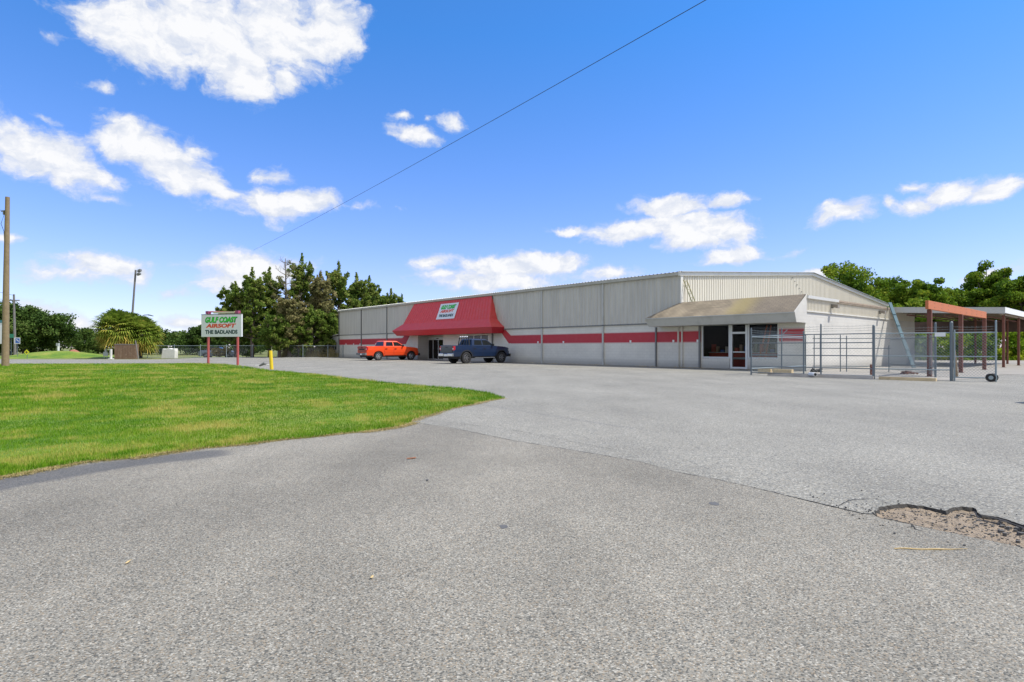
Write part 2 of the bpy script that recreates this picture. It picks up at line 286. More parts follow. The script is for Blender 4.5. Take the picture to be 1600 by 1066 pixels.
MT['yellow'] = mat('yellow_paint', (.72, .52, .015), .55, var=.1, dirt=(.4, .33, .1), damt=.4)
MT['wood'] = mat('weathered_pole_wood', (.24, .175, .10), .9, var=.3, scale=6, bump=.5, dirt=(.12, .09, .06), damt=.6)
MT['woodg'] = mat('grey_pole_wood', (.17, .16, .15), .9, var=.25, scale=6)
MT['crate'] = mat('brown_board', (.16, .10, .065), .9, var=.3, scale=5, dirt=(.3, .22, .16), damt=.6, dscale=3)
MT['bark'] = mat('bark', (.15, .115, .09), .95, var=.35, scale=6, bump=.6)
MT['barkg'] = mat('grey_dead_bark', (.21, .19, .17), .95, var=.3, scale=6)
MT['chrome'] = mat('chrome', (.6, .61, .62), .18, .9, var=.03)
MT['shingle'] = None
MT['lot'] = asphalt_mat('old_asphalt_lot', (.24, .232, .200), (.43, .41, .355), (.13, .127, .115), 80, .12, (.29, .25, .18))
MT['apron'] = asphalt_mat('coarse_asphalt_apron', (.235, .220, .182), (.45, .425, .36), (.10, .098, .086), 145, .21, (.31, .235, .15), True)
MT['soil'] = mat('sandy_soil', (.30, .235, .165), .95, var=.35, scale=14, bump=1, bscale=90, dirt=(.05, .043, .033), damt=1, dscale=9)
MT['rim'] = mat('layered_asphalt_edge', (.045,.041,.035), .95, var=.5, scale=70, bump=.6)
MT['chunk'] = mat('broken_asphalt', (.105, .10, .092), .9, var=.6, scale=90, bump=.6)
MT['crackm'] = mat('painted_crack_shade', (.022, .02, .018), 1)
MT['straw'] = mat('dry_straw', (.48, .36, .17), .8)
MT['leafb'] = mat('brown_leaf', (.22, .09, .04), .8)
def shingle():
    m, n, l, b = nt('weathered_shingle')
    t = N(n, 'ShaderNodeTexCoord'); s = N(n, 'ShaderNodeSeparateXYZ'); l.new(t.outputs['Object'], s.inputs[0])
    c = N(n, 'ShaderNodeCombineXYZ'); l.new(s.outputs[0], c.inputs[0]); l.new(M(n, l, 'MULTIPLY', s.outputs[1], 1.22), c.inputs[1])
    br = N(n, 'ShaderNodeTexBrick'); br.inputs['Scale'].default_value = 1; br.inputs['Brick Width'].default_value = .3; br.inputs['Row Height'].default_value = .14; br.inputs['Mortar Size'].default_value = .012
    br.inputs['Color1'].default_value = (.35, .285, .19, 1); br.inputs['Color2'].default_value = (.27, .22, .15, 1); br.inputs['Mortar'].default_value = (.12, .095, .07, 1); l.new(c.outputs[0], br.inputs['Vector'])
    d = N(n, 'ShaderNodeTexNoise'); d.inputs['Scale'].default_value = .9; d.inputs['Detail'].default_value = 8; l.new(t.outputs['Object'], d.inputs['Vector'])
    r = N(n, 'ShaderNodeMapRange'); l.new(d.outputs['Fac'], r.inputs[0]); r.inputs[1].default_value = .35; r.inputs[2].default_value = .68; r.inputs[3].default_value = .68; r.inputs[4].default_value = 1.2
    sc = N(n, 'ShaderNodeVectorMath', operation='SCALE'); l.new(br.outputs[0], sc.inputs[0]); l.new(r.outputs[0], sc.inputs['Scale'])
    # yellow lichen band around x = 4.6
    q = M(n, l, 'ABSOLUTE', M(n, l, 'SUBTRACT', s.outputs[0], 4.7)); q = M(n, l, 'MULTIPLY_ADD', d.outputs['Fac'], -2.2, q)
    rr = N(n, 'ShaderNodeMapRange', interpolation_type='SMOOTHSTEP'); l.new(q, rr.inputs[0]); rr.inputs[1].default_value = -1.1; rr.inputs[2].default_value = 0; rr.inputs[3].default_value = .7; rr.inputs[4].default_value = 0
    mx = N(n, 'ShaderNodeMix', data_type='RGBA'); l.new(rr.outputs[0], mx.inputs[0]); l.new(sc.outputs[0], mx.inputs[6]); mx.inputs[7].default_value = (.31, .25, .10, 1)
    # greyer to the right end
    r3 = N(n, 'ShaderNodeMapRange', interpolation_type='SMOOTHSTEP'); l.new(M(n, l, 'MULTIPLY_ADD', d.outputs['Fac'], 2., s.outputs[0]), r3.inputs[0]); r3.inputs[1].default_value = 5.6; r3.inputs[2].default_value = 7; r3.inputs[4].default_value = .6
    m3 = N(n, 'ShaderNodeMix', data_type='RGBA'); l.new(r3.outputs[0], m3.inputs[0]); l.new(mx.outputs[2], m3.inputs[6]); m3.inputs[7].default_value = (.15, .125, .10, 1)
    l.new(m3.outputs[2], b.inputs['Base Color']); b.inputs['Roughness'].default_value = .95
    return m
MT['shingle'] = shingle()
def grass_ground(name, a, b_, c):
    m, n, l, b = nt(name)
    t = N(n, 'ShaderNodeTexCoord')
    g = N(n, 'ShaderNodeTexNoise'); g.inputs['Scale'].default_value = .28; g.inputs['Detail'].default_value = 9; g.inputs['Roughness'].default_value = .65; l.new(t.outputs['Object'], g.inputs['Vector'])
    ra = N(n, 'ShaderNodeValToRGB'); e = ra.color_ramp.elements; e[0].position = .36; e[0].color = tuple(a)+(1,); e[1].position = .68; e[1].color = tuple(c)+(1,); x = e.new(.5); x.color = tuple(b_)+(1,)
    l.new(g.outputs['Fac'], ra.inputs[0])
    f = N(n, 'ShaderNodeTexNoise'); f.inputs['Scale'].default_value = 30; f.inputs['Detail'].default_value = 5; l.new(t.outputs['Object'], f.inputs['Vector'])
    r = N(n, 'ShaderNodeMapRange'); l.new(f.outputs['Fac'], r.inputs[0]); r.inputs[1].default_value = .3; r.inputs[2].default_value = .7; r.inputs[3].default_value = .6; r.inputs[4].default_value = 1.25
    sc = N(n, 'ShaderNodeVectorMath', operation='SCALE'); l.new(ra.outputs[0], sc.inputs[0]); l.new(r.outputs[0], sc.inputs['Scale'])
    l.new(sc.outputs[0], b.inputs['Base Color']); b.inputs['Roughness'].default_value = .95
    bp = N(n, 'ShaderNodeBump'); bp.inputs['Strength'].default_value = .5; bp.inputs['Distance'].default_value = .05; l.new(f.outputs['Fac'], bp.inputs['Height']); l.new(bp.outputs[0], b.inputs['Normal'])
    return m
MT['lawn'] = grass_ground('lawn_turf', (.07, .16, .008), (.15, .23, .014), (.33, .29, .07))
MT['ground'] = grass_ground('field_grass', (.10, .13, .03), (.16, .18, .045), (.22, .21, .08))

# ------------------------------------------------------------------ ground sheets
rng = random.Random(5)
def struct(o): o['kind'] = 'structure'; return o
mb = MB(); mb.quad((-2500, -300, -.1), (2500, -300, -.1), (2500, 3500, -.1), (-2500, 3500, -.1)); struct(mb.build('ground', MT['ground']))
def inpoly(x, y, P):
    c = False; j = len(P)-1
    for i in range(len(P)):
        if (P[i][1] > y) != (P[j][1] > y) and x < (P[j][0]-P[i][0])*(y-P[i][1])/(P[j][1]-P[i][1])+P[i][0]: c = not c
        j = i
    return c
def jitter(P, step, amp, seed=0, closed=True):
    out = []; r = random.Random(seed); n = len(P)
    for i in range(n if closed else n-1):
        a = P[i]; b = P[(i+1) % n]; L = math.hypot(b[0]-a[0], b[1]-a[1]); far = math.hypot(a[0], a[1]); st = step*max(1, far/8)
        k = max(1, min(60, int(L/st)))
        for j in range(k):
            t = j/k; am = amp if (L < 40) else 0
            out.append((a[0]+(b[0]-a[0])*t+(r.random()-.5)*am, a[1]+(b[1]-a[1])*t+(r.random()-.5)*am))
    if not closed: out.append(P[-1])
    return out
def sheet(P, hole=None, pts=(), zf=lambda x, y: 0.0):
    V = [Vector(p) for p in P]; n = len(P); E = [(i, (i+1) % n) for i in range(n)]
    if hole:
        o = len(V); V += [Vector(p) for p in hole]; E += [(o+i, o+(i+1) % len(hole)) for i in range(len(hole))]
    V += [Vector(p) for p in pts]
    ov, oe, of, *_ = delaunay_2d_cdt(V, E, [], 0, 1e-5)
    fs = []
    for f in of:
        cx = sum(ov[i].x for i in f)/len(f); cy = sum(ov[i].y for i in f)/len(f)
        if inpoly(cx, cy, P) and not (hole and inpoly(cx, cy, hole)): fs.append(tuple(f))
    m = MB(); m.add([(v.x, v.y, zf(v.x, v.y)) for v in ov], fs); return m
# pothole outline
PH = [G(*p) for p in [(1366,804.5),(1373,794),(1385,791),(1394,790),(1418,788.5),(1441,791.5),(1462,796),(1478,799.5),(1486,794),(1505,792.5),(1521,794),(1531,804.5),(1562,809),(1600,822),(1660,838),
      (1690,858),(1640,866),(1600,857),(1581,853),(1544,845),(1520,841),(1497,835.5),(1472,831),(1450,826),(1422,819),(1394,813),(1378,811)]]
PH = jitter(PH, .03, .018, 3)
LOT = [(-130,-25),(60,-25),(60,62),(-24,110),(-24.6,77),(-39,77),(-38.5,61.8),(-60,62.5),(-130,66)]
struct(sheet(LOT, PH).build('parking_lot', MT['lot']))
NEAR = [(0,746),(62,735),(125,724),(200,717.5),(250,709),(312,702),(400,693),(500,682),(560,676),(630,667),(641,661)]
near = [(-16,-10),(-9.3,0),(-6.6,3.6)]+[G(*p) for p in NEAR]
seam = [G(*p) for p in [(641,660),(700,668),(800,688.5),(900,705),(1000,722),(1055,738),(1110,748),(1170,761),(1290,790),(1345,803),(1364,805)]]
seamj = jitter(seam, .07, .012, 8, False)
# the pothole interrupts the seam: run the apron edge along its near lip
ph_low = [G(*p) for p in [(1378,811),(1450,826),(1544,845),(1640,866)]]
seam_out = [G(1690,858), (9, 1.6), (12, -10)]
apron_poly = near[:-1]+seamj+[G(1365,806.5)]+ph_low+seam_out
dist_pts = []
for i in range(26):
    for j in range(26):
        x = -8+i*.3+rng.uniform(-.1, .1); y = 1.5+j*.3+rng.uniform(-.1, .1)
        if inpoly(x, y, apron_poly): dist_pts.append((x, y))
am = sheet(apron_poly, PH, dist_pts, lambda x, y: .004)
ap = struct(am.build('asphalt_apron', MT['apron']))
def segd(x, y, a, b):
    dx, dy = b[0]-a[0], b[1]-a[1]; t = max(0, min(1, ((x-a[0])*dx+(y-a[1])*dy)/(dx*dx+dy*dy))); return math.hypot(x-a[0]-dx*t, y-a[1]-dy*t)
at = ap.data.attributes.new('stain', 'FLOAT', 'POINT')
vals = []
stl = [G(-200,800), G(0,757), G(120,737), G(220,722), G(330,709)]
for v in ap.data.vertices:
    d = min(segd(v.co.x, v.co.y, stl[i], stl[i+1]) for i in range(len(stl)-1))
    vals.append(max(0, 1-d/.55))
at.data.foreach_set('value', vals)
# pothole bowl
pp = []
xs = [p[0] for p in PH]; ys = [p[1] for p in PH]
for _ in range(2600):
    x = rng.uniform(min(xs), max(xs)); y = rng.uniform(min(ys), max(ys))
    if inpoly(x, y, PH) and min(segd(x, y, PH[i], PH[(i+1) % len(PH)]) for i in range(len(PH))) > .012: pp.append((x, y))
up = PH[:len(PH)]
PHF = [G(*p) for p in [(1366,804.5),(1394,790),(1441,791.5),(1478,799.5),(1505,792.5),(1531,804.5),(1600,822),(1690,850)]]
PHN = [G(*p) for p in [(1366,806),(1394,813),(1450,826),(1497,835.5),(1544,845),(1600,857),(1690,868)]]
def chain(x, y, C): return min(segd(x, y, C[i], C[i+1]) for i in range(len(C)-1))
def zbowl(x, y):
    dn, df = chain(x, y, PHN), chain(x, y, PHF); q = dn/(dn+df+1e-6); e = min(segd(x, y, PH[i], PH[(i+1) % len(PH)]) for i in range(len(PH)))
    z = -.004-.014*q**1.1-.010*min(1, e/.05)+.013*mnoise.noise(Vector((x*11, y*11, 0)))*min(1, q*3)+.007*mnoise.noise(Vector((x*38, y*38, 2)))
    return min(z, -.001)
struct(sheet(PH, None, pp, zbowl).build('pothole', MT['soil']))
mb = MB(); n_ = len(PH)
mb.add([(p[0], p[1], .0045) for p in PH]+[(p[0]*.999, p[1]*.996, min(-.006, zbowl(*p)-.003+.010*mnoise.noise(Vector((p[0]*20,p[1]*20,0))))) for p in PH], [(i, (i+1) % n_, n_+(i+1) % n_, n_+i) for i in range(n_)])
struct(mb.build('pothole_rim', MT['rim'])); mb = MB(); r = random.Random(12)
for i in range(1500):
    t = r.random()
    if i < 620: x, y = 3.35+.9*r.random()**.6, r.uniform(3.6, 4.5); sz = .004+.024*r.random()**3
    else: x, y = r.uniform(min(xs), max(xs)), r.uniform(min(ys), max(ys)); sz = r.uniform(.003, .010)
    if not inpoly(x, y, PH): continue
    z = zbowl(x, y); k = r.randint(5, 7); a0 = r.random()*6
    P = [(x+sz*r.uniform(.6, 1.1)*math.cos(a0+6.283*j/k), y+sz*.7*r.uniform(.6, 1.1)*math.sin(a0+6.283*j/k)) for j in range(k)]
    mb.prism(P, 2, z-.012, z+min(.02, sz*r.uniform(.3, .9)))
for i in range(700):
    x = r.uniform(2.6, 4.3); y = 4.45-(x-2.9)*.62+r.gauss(0, .28); sz = .0022+.007*r.random()**3
    if inpoly(x, y, PH): continue
    k = 5; a0 = r.random()*6; P = [(x+sz*r.uniform(.6, 1.1)*math.cos(a0+6.283*j/k), y+sz*r.uniform(.6, 1.1)*math.sin(a0+6.283*j/k)) for j in range(k)]
    mb.prism(P, 2, .003, .006+sz*r.uniform(.4, .9))
tag(mb.build('asphalt_rubble', MT['chunk']), 'broken asphalt crumbs and chunks lying in the pothole', 'rubble', kind='stuff')
def crack(P, w, name='pavement_crack', seed=1, z=.0062):  # flat dark strip above the asphalt, painting the shade inside a crack
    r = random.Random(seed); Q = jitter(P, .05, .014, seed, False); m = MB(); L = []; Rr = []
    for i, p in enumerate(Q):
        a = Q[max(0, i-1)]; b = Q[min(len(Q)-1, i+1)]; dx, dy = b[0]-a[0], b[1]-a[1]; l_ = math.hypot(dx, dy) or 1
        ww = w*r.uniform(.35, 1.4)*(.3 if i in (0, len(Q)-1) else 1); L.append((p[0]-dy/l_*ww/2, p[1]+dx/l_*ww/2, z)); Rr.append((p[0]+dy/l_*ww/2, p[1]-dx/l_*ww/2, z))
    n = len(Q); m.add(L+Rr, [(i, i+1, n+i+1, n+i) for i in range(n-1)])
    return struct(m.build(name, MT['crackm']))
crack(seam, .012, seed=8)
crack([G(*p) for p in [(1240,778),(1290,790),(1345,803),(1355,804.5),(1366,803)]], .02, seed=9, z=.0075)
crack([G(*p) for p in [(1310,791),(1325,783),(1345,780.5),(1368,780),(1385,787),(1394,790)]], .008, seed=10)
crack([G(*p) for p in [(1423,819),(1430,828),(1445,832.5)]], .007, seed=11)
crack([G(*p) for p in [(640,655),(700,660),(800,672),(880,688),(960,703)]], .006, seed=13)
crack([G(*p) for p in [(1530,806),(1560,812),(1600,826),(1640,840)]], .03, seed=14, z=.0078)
# ------------------------------------------------------------------ lawn
far = [(300,568.6),(350,571.5),(400,577),(420,579),(500,586),(540,592),(600,598),(650,603),(720,608),(765,615),(788,622)]
lawn_poly = near[:-1]+[G(*p) for p in [(641,660),(652,654),(700,641),(745,630.5),(788,623)]]+[G(*p) for p in far[::-1]]+[(-33,44.6),(-40,44),(-90,43),(-90,-10)]
lawn_poly = jitter(lawn_poly, .16, .10, 4)
def lawn_h(x, y):
    d = min(segd(x, y, lawn_poly[i], lawn_poly[(i+1) % len(lawn_poly)]) for i in range(len(lawn_poly)))
    if d < .001: return .006
    return .012+.02*min(1, d/.8)+.09*max(0, 1-((x+21)/9)**2-((y-37)/9)**2)*min(1, d/2)
lp = []
r = random.Random(21)
for _ in range(2600):
    Y = 4*math.exp(r.random()*2.6); X = r.uniform(-1.25, .1)*Y
    if inpoly(X, Y, lawn_poly): lp.append((X, Y))
struct(sheet(lawn_poly, None, lp, lawn_h).build('lawn', MT['lawn']))
def raw_mesh(name, verts, nper, tint=None, mats=()):
    n = len(verts)//nper; me = bpy.data.meshes.new(name)
    me.vertices.add(len(verts)); me.vertices.foreach_set('co', np.asarray(verts, dtype=np.float32).ravel())
    me.loops.add(len(verts)); me.loops.foreach_set('vertex_index', np.arange(len(verts), dtype=np.int32))
    me.polygons.add(n); me.polygons.foreach_set('loop_start', np.arange(0, n*nper, nper, dtype=np.int32))
    try: me.polygons.foreach_set('loop_total', np.full(n, nper, dtype=np.int32))
    except Exception: pass
    for m in mats: me.materials.append(m)
    if tint is not None:
        a = me.attributes.new('tint', 'FLOAT', 'POINT'); a.data.foreach_set('value', np.repeat(np.asarray(tint, dtype=np.float32), nper))
    me.update(calc_edges=True); me.validate(); return me
def np_inpoly(x, y, P):
    c = np.zeros(len(x), bool); j = len(P)-1
    for i in range(len(P)):
        xi, yi = P[i]; xj, yj = P[j]
        if yi != yj:
            k = ((yi > y) != (yj > y)) & (x < (xj-xi)*(y-yi)/(yj-yi)+xi); c ^= k
        j = i
    return c
nr = np.random.RandomState(3)
def blades(n, y0, y1, h, w, seed):
    nr = np.random.RandomState(seed)
    Y = y0*(y1/y0)**nr.rand(n); X = (nr.rand(n)*1.12-1.0)*Y
    k = np_inpoly(X, Y, lawn_poly) & (np.abs(X) < Y*1.0); X = X[k]; Y = Y[k]; n = len(X)
    pa = np.zeros(n); pd = np.zeros(n); fr_ = np.random.RandomState(77)
    for q in range(44):
        wl_ = .35*(14**fr_.rand()); th = fr_.rand()*6.283; kx, ky, ph = 6.283/wl_*np.cos(th), 6.283/wl_*np.sin(th), fr_.rand()*6.283
        w_ = np.sin(kx*X+ky*Y+ph)*wl_**.45
        if q % 2: pa += w_
        else: pd += w_
    pa = pa/3.2; pd = pd/3.2
    dist = np.hypot(X, Y); sc = np.maximum(1, dist/9)**.8
    hh = h*(.5+.8*nr.rand(n))*(1+.3*pa*.5)*np.minimum(sc, 2.0); ww = w*(.7+.6*nr.rand(n))*sc
    a = nr.rand(n)*6.283; lx = (nr.rand(n)-.5)*hh*1.2; ly = (nr.rand(n)-.5)*hh*1.2
    z0 = .034+.09*np.clip(1-((X+21)/9)**2-((Y-37)/9)**2, 0, 1)
    v = np.empty((n, 3, 3)); v[:, 0] = np.stack([X-np.cos(a)*ww, Y-np.sin(a)*ww, z0-.02], 1); v[:, 1] = np.stack([X+np.cos(a)*ww, Y+np.sin(a)*ww, z0-.02], 1)
    v[:, 2] = np.stack([X+lx, Y+ly, z0+hh], 1)
    t = .43+.15*np.clip(pa,-1.5,1.5)+.42*np.clip(pd-.55,0,1)+(nr.rand(n)-.5)*.5
    return v.reshape(-1, 3), t
v1, t1 = blades(520000, 5.5, 46, .031, .0036, 1)
MT['grass'] = leaf_mat('grass_blades', (.07, .185, .008), (.165, .31, .012), (.44, .40, .09), .25, .9)
g = bpy.data.objects.new('grass', raw_mesh('grass', v1, 3, t1, [MT['grass']])); COL.objects.link(g); tag(g, 'short mown green grass covering the roadside lawn', 'grass', kind='stuff')
# dry fringe along the pavement edge
P = near[1:]; fr = []; ft = []
r = random.Random(2)
E2 = [G(*p) for p in [(641,660),(652,654),(700,641),(745,630.5),(788,623)]]
for Q, dens_ in ((P, 3200), (E2, 1300)):
    for i in range(len(Q)-1):
        a, b = Q[i], Q[i+1]; L = math.hypot(b[0]-a[0], b[1]-a[1]); d = math.hypot(a[0], a[1])
        for _ in range(int(L*dens_)):
            t = r.random(); off = r.gauss(0, .06)+.06*math.sin(a[0]*9+t*L*3)-.03; nx, ny = -(b[1]-a[1])/L, (b[0]-a[0])/L
            x = a[0]+(b[0]-a[0])*t+nx*(off+.03); y = a[1]+(b[1]-a[1])*t+ny*(off+.03); q = r.random()*6.28; l_ = r.uniform(.015, .055)
            fr += [(x, y, .008), (x+.006*math.cos(q+1.5), y+.006*math.sin(q+1.5), .008), (x+l_*math.cos(q), y+l_*math.sin(q), .008+r.random()*.02)]; ft.append(r.random())
MT['dry'] = leaf_mat('dry_grass', (.20, .19, .05), (.36, .28, .12), (.50, .40, .20), .2, 2)
g = bpy.data.objects.new('dry_grass', raw_mesh('dry_grass', np.array(fr), 3, np.array(ft), [MT['dry']])); COL.objects.link(g); tag(g, 'thin fringe of dry straw coloured grass along the lawn edge', 'dry grass', kind='stuff')

# ------------------------------------------------------------------ building (local x = along front to the right, y = depth)
BX, BY = 11.02, 37.4; TH = math.atan2(-.752, .659)
def Lw(x, y, z=0):
    return (BX+.659*x+.752*y, BY-.752*x+.659*y, z)
B = thing('retail_building', 'long grey metal and block store building with red awning and red stripe', 'building', (BX, BY, 0), TH)
L_ = -51.7; XE = 7.81; W_ = 42.1; EZ = 6.2; RZ = 7.95
def rz_(y): return EZ+(RZ-EZ)*(1-abs(y-W_/2)/(W_/2))
# front block wall with openings
fw = MB()
for (x0, x1, z0, z1) in [(L_,-32.1,0,2.88),(-32.1,-27.3,2.6,2.88),(-27.3,-23.4,0,2.88),(-23.4,-20.0,0,1.2),(-23.4,-20.0,2.42,2.88),(-20.0,1.52,0,2.88),(6.34,XE,0,2.9),(1.52,3.4,0,.62),(4.52,6.34,0,.62),(1.52,6.34,2.72,2.9)]:
    fw.box(x0, x1, 0, .2, z0, z1)
fw.box(-32.3,-32.1,.2,1.6,0,2.6); fw.box(-27.3,-27.1,.2,1.6,0,2.6)                # recess cheeks
fw.box(-28.2,-27.3,1.4,1.6,0,2.6); fw.box(-32.1,-28.2,1.4,1.6,2.42,2.6)
o = fw.build('block_wall', MT['block'], B)
RS = [(L_+.1,-35.3,1), (-16.85,1.5,2), (6.4,7.75,0)]
for (x0, x1, k) in RS:
    st = MB(); st.box(x0,x1,-.012,0,1.66,2.33)
    if k == 1: st.prism([(-35.3,1.66),(-34.6,1.66),(-33.5,2.86),(-34.6,2.86),(-35.3,2.33)],1,-.012,0)
    if k == 2: st.prism([(-16.85,1.66),(-17.15,1.66),(-18.4,2.86),(-17.6,2.86),(-16.85,2.33)],1,-.012,0)
    so = st.build('painted_stripe', MT['stripe'], B)
    MB().box(x0,x1,-.009,0,1.6,1.655).build('stripe_edge', MT['pinkline'], so); MB().box(x0,x1,-.009,0,2.335,2.38).build('stripe_edge', MT['pinkline'], so)
# upper ribbed metal
def ribbed(mb, x0, x1, z0, ztop, y=0.0, sp=.305, depth=.035, axis='x', out=-1):
    n = max(1, int(round((x1-x0)/sp))); sp = (x1-x0)/n; prof = []
    for i in range(n):
        a = x0+i*sp; prof += [(a, 0), (a+sp*.62, 0), (a+sp*.72, depth), (a+sp*.9, depth)]
    prof.append((x1, 0)); vs = []; fs = []
    for (a, d) in prof:
        zt = ztop(a) if callable(ztop) else ztop; zb = z0(a) if callable(z0) else z0
        if axis == 'x': vs += [(a, y+out*d, zb), (a, y+out*d, zt)]
        else: vs += [(y+out*d, a, zb), (y+out*d, a, zt)]
    for i in range(len(prof)-1): fs.append((2*i, 2*i+2, 2*i+3, 2*i+1))
    mb.add(vs, fs)
up = MB(); ribbed(up, L_, 0, 2.96, 6.04)
up.box(L_, 0, .012, .15, 2.96, 6.04)
up.build('metal_wall_panel', MT['panel'], B)
gw = MB(); ribbed(gw, 0, W_, lambda y: 4.0 if y < 21 else 0, lambda y: rz_(y)-.1, 0, .305, .04, 'y', 1)
gw.prism([(0.02,3.9),(W_,3.9),(W_,EZ-.15),(W_/2,RZ-.15),(0.02,EZ-.15)],0,-.16,-.012)
gw.build('gable_wall_panel', MT['panelw'], B)
MB().box(-.2,0,21,W_,0,4.1).build('block_wall', MT['block'], B)
bw = MB(); bw.box(L_, 0, W_-.2, W_, 0, 6.1); bw.prism([(0.2,0),(W_-.2,0),(W_-.2,EZ-.15),(W_/2,RZ-.15),(0.2,EZ-.15)],0,L_,L_+.15); bw.build('rear_wall', MT['panel'], B)
fl = MB(); fl.prism([(-.075,2.88),(0.0,2.88),(.0,2.97),(-.02,2.97),(-.075,2.92)],0,L_,-33.4); fl.build('ledge_flashing', MT['flash'], B); fl = MB(); fl.prism([(-.075,2.88),(0,2.88),(0,2.97),(-.02,2.97),(-.075,2.92)],0,-18.3,-1.7)
fl.build('ledge_flashing', MT['flash'], B)
# roof sheets with raised ribs
rf = MB()
for sgn in (0, 1):
    ya, za = (-.22, EZ+.02) if sgn == 0 else (W_+.22, EZ+.02); yb, zb = W_/2, RZ+.04
    n = int((0.12-L_+.2)/.305); x = L_-.2
    for i in range(n+1):
        a = x+i*.305
        rf.add([(a,ya,za),(a+.2,ya,za),(a+.2,yb,zb),(a,yb,zb)],[(0,1,2,3)])
        rf.add([(a+.2,ya,za),(a+.225,ya,za+.04),(a+.28,ya,za+.04),(a+.305,ya,za),(a+.2,yb,zb),(a+.225,yb,zb+.04),(a+.28,yb,zb+.04),(a+.305,yb,zb)],[(0,1,5,4),(1,2,6,5),(2,3,7,6)])
rf.build('roof', MT['roof'], B)
rv = MB()
for i in range(14): rv.prism([(W_/2-.35,RZ+.0),(W_/2+.35,RZ+.0),(W_/2+.12,RZ+.16),(W_/2-.12,RZ+.16)],0,L_+i*3.7,L_+i*3.7+3.0)
rv.build('ridge_cap', MT['trim'], B)
gt = MB(); gt.prism([(-.26,6.2),(-.2,6.02),(-.05,6.0),(-.05,6.21)],0,L_-.2,.0)
gt.build('gutter', MT['trim'], B)
rk = MB()
for (y0,y1) in ((-.26,W_/2),(W_/2,W_+.26)):
    z0, z1 = (EZ-.03, RZ+.0) if y0 < 1 else (RZ+.0, EZ-.03)
    rk.add([(.005,y0,z0-.2),(.14,y0,z0-.2),(.14,y0,z0+.1),(.005,y0,z0+.1),(.005,y1,z1-.2),(.14,y1,z1-.2),(.14,y1,z1+.1),(.005,y1,z1+.1)],[(0,1,2,3),(4,7,6,5),(0,4,5,1),(1,5,6,2),(2,6,7,3),(3,7,4,0)])
rk.box(.005,.09,-.07,.16,4.2,6.0)
rk.build('rake_trim', MT['trimw'], B)
for i in range(1, 9):
    x = -6.46*i
    if i == 4: q = [(2.97,6.0)]
    elif i == 3: q = [(2.97,6.0),(0,2.88)]
    elif i == 5: q = [(2.97,6.0)]
    else: q = [(0,2.87),(2.98,6.0)]
    if i == 4 : continue
    for z0, z1 in q: MB().box(x-.07,x+.07,-.1,-.013,z0,z1).build('downspout', MT['trim'] if i < 3 else MT['flash'], B)
for x, w in ((-1.85,.05),(-.12,.04),(.16,.04),(1.42,.06),(-20.0,.0)):
    if w: MB().box(x-w,x+w,-.09,-.014,0.02,2.66).build('downspout', MT['flash'] if x < -1 or x > 1 else MT['block'], B)
for x in (-47.4,-45.6,-49.6,-41.5,-13.4,-10.5,-3.98,-.5,1.27):
    MB().box(x-.07,x+.07,-.06,-.014,1.62,1.80).build('electrical_box', MT['white'], B, bevel=.01)
# annex at far left
an = MB(); an.box(-55.2,-51.9,.1,3,0,2.8); an.build('annex_wall', MT['blockw'], B)
MB().prism([(-55.7,2.62),(-51.9,3.02),(-51.9,3.1),(-55.7,2.72)],1,-.15,3.2).build('annex_roof', MT['trimw'], B)
wd = MB().box(-54.0,-52.7,.07,.098,1.0,2.0).build('window', MT['glass'], B); fm = MB()
for a, b, c, d in ((-54.06,-54.0,.95,2.05),(-52.7,-52.64,.95,2.05),(-54,-52.7,.95,1.0),(-54,-52.7,2.0,2.05),(-53.38,-53.32,1.0,2.0),(-54,-53.38,1.48,1.52),(-53.32,-52.7,1.48,1.52)): fm.box(a,b,.05,.066,c,d)
fm.build('window_frame', MT['white'], wd)
# entrance sliding doors
dr = MB().box(-32.05,-28.25,1.34,1.38,.05,2.4).build('sliding_door', MT['glassr'], B)
fm = MB()
for x in (-32.05,-31.1,-30.1,-29.15,-28.3): fm.box(x-.04,x+.04,1.27,1.335,0.0,2.1)
fm.box(-32.1,-28.25,1.27,1.335,2.1,2.42); fm.box(-32.1,-28.25,1.27,1.335,0,.08)
fm.build('door_frame', MT['alum'], dr)
MB().box(-30.25,-30.05,1.15,1.265,2.2,2.28).build('motion_sensor', MT['black'], dr)
for k in range(3):
    a = -23.3+k*1.1; w = MB().box(a,a+.98,.08,.1,1.25,2.37).build('window', MT['glass'], B)
for k in range(4): MB().box(-23.4+k*1.1-(0 if k == 0 else .02),-23.4+k*1.1+.09,.05,.12,1.2,2.42).build('window_mullion', MT['alum'], B)
# storefront at right
for (a, b) in ((1.6,3.32),(4.62,6.28)):
    w = MB().box(a,b,.1,.12,.7,2.68).build('shop_window', MT['shopg'], B); fm = MB()
    fm.box(a-.08,a,.04,.16,.64,2.72); fm.box(b,b+.08,.04,.16,.64,2.72); fm.box(a,b,.04,.16,.64,.72); fm.box(a,b,.04,.16,2.66,2.72)
    fm.build('window_frame', MT['alum'], w)
dg = MB().box(3.55,4.38,.09,.11,.12,2.12).build('shop_door', MT['shopg'], B)
fm = MB(); fm.box(3.42,3.55,.03,.17,0,2.66); fm.box(4.38,4.52,.03,.17,0,2.66); fm.box(3.55,4.38,.03,.17,2.12,2.24); fm.box(3.55,4.38,.03,.17,0.01,.12); fm.box(3.58,4.35,.03,.085,1.0,1.05)
fm.build('door_frame', MT['alum'], dg)
MB().box(3.55,4.38,.1,.12,2.26,2.66).build('transom_window', MT['shopg'], B)
m = MB(); m.quad((1.0,.2,.015),(7,.2,.015),(7,5,.015),(1.0,5,.015)); m.build('interior_floor', mat('shop_floor',(.16,.14,.12),.6), B)
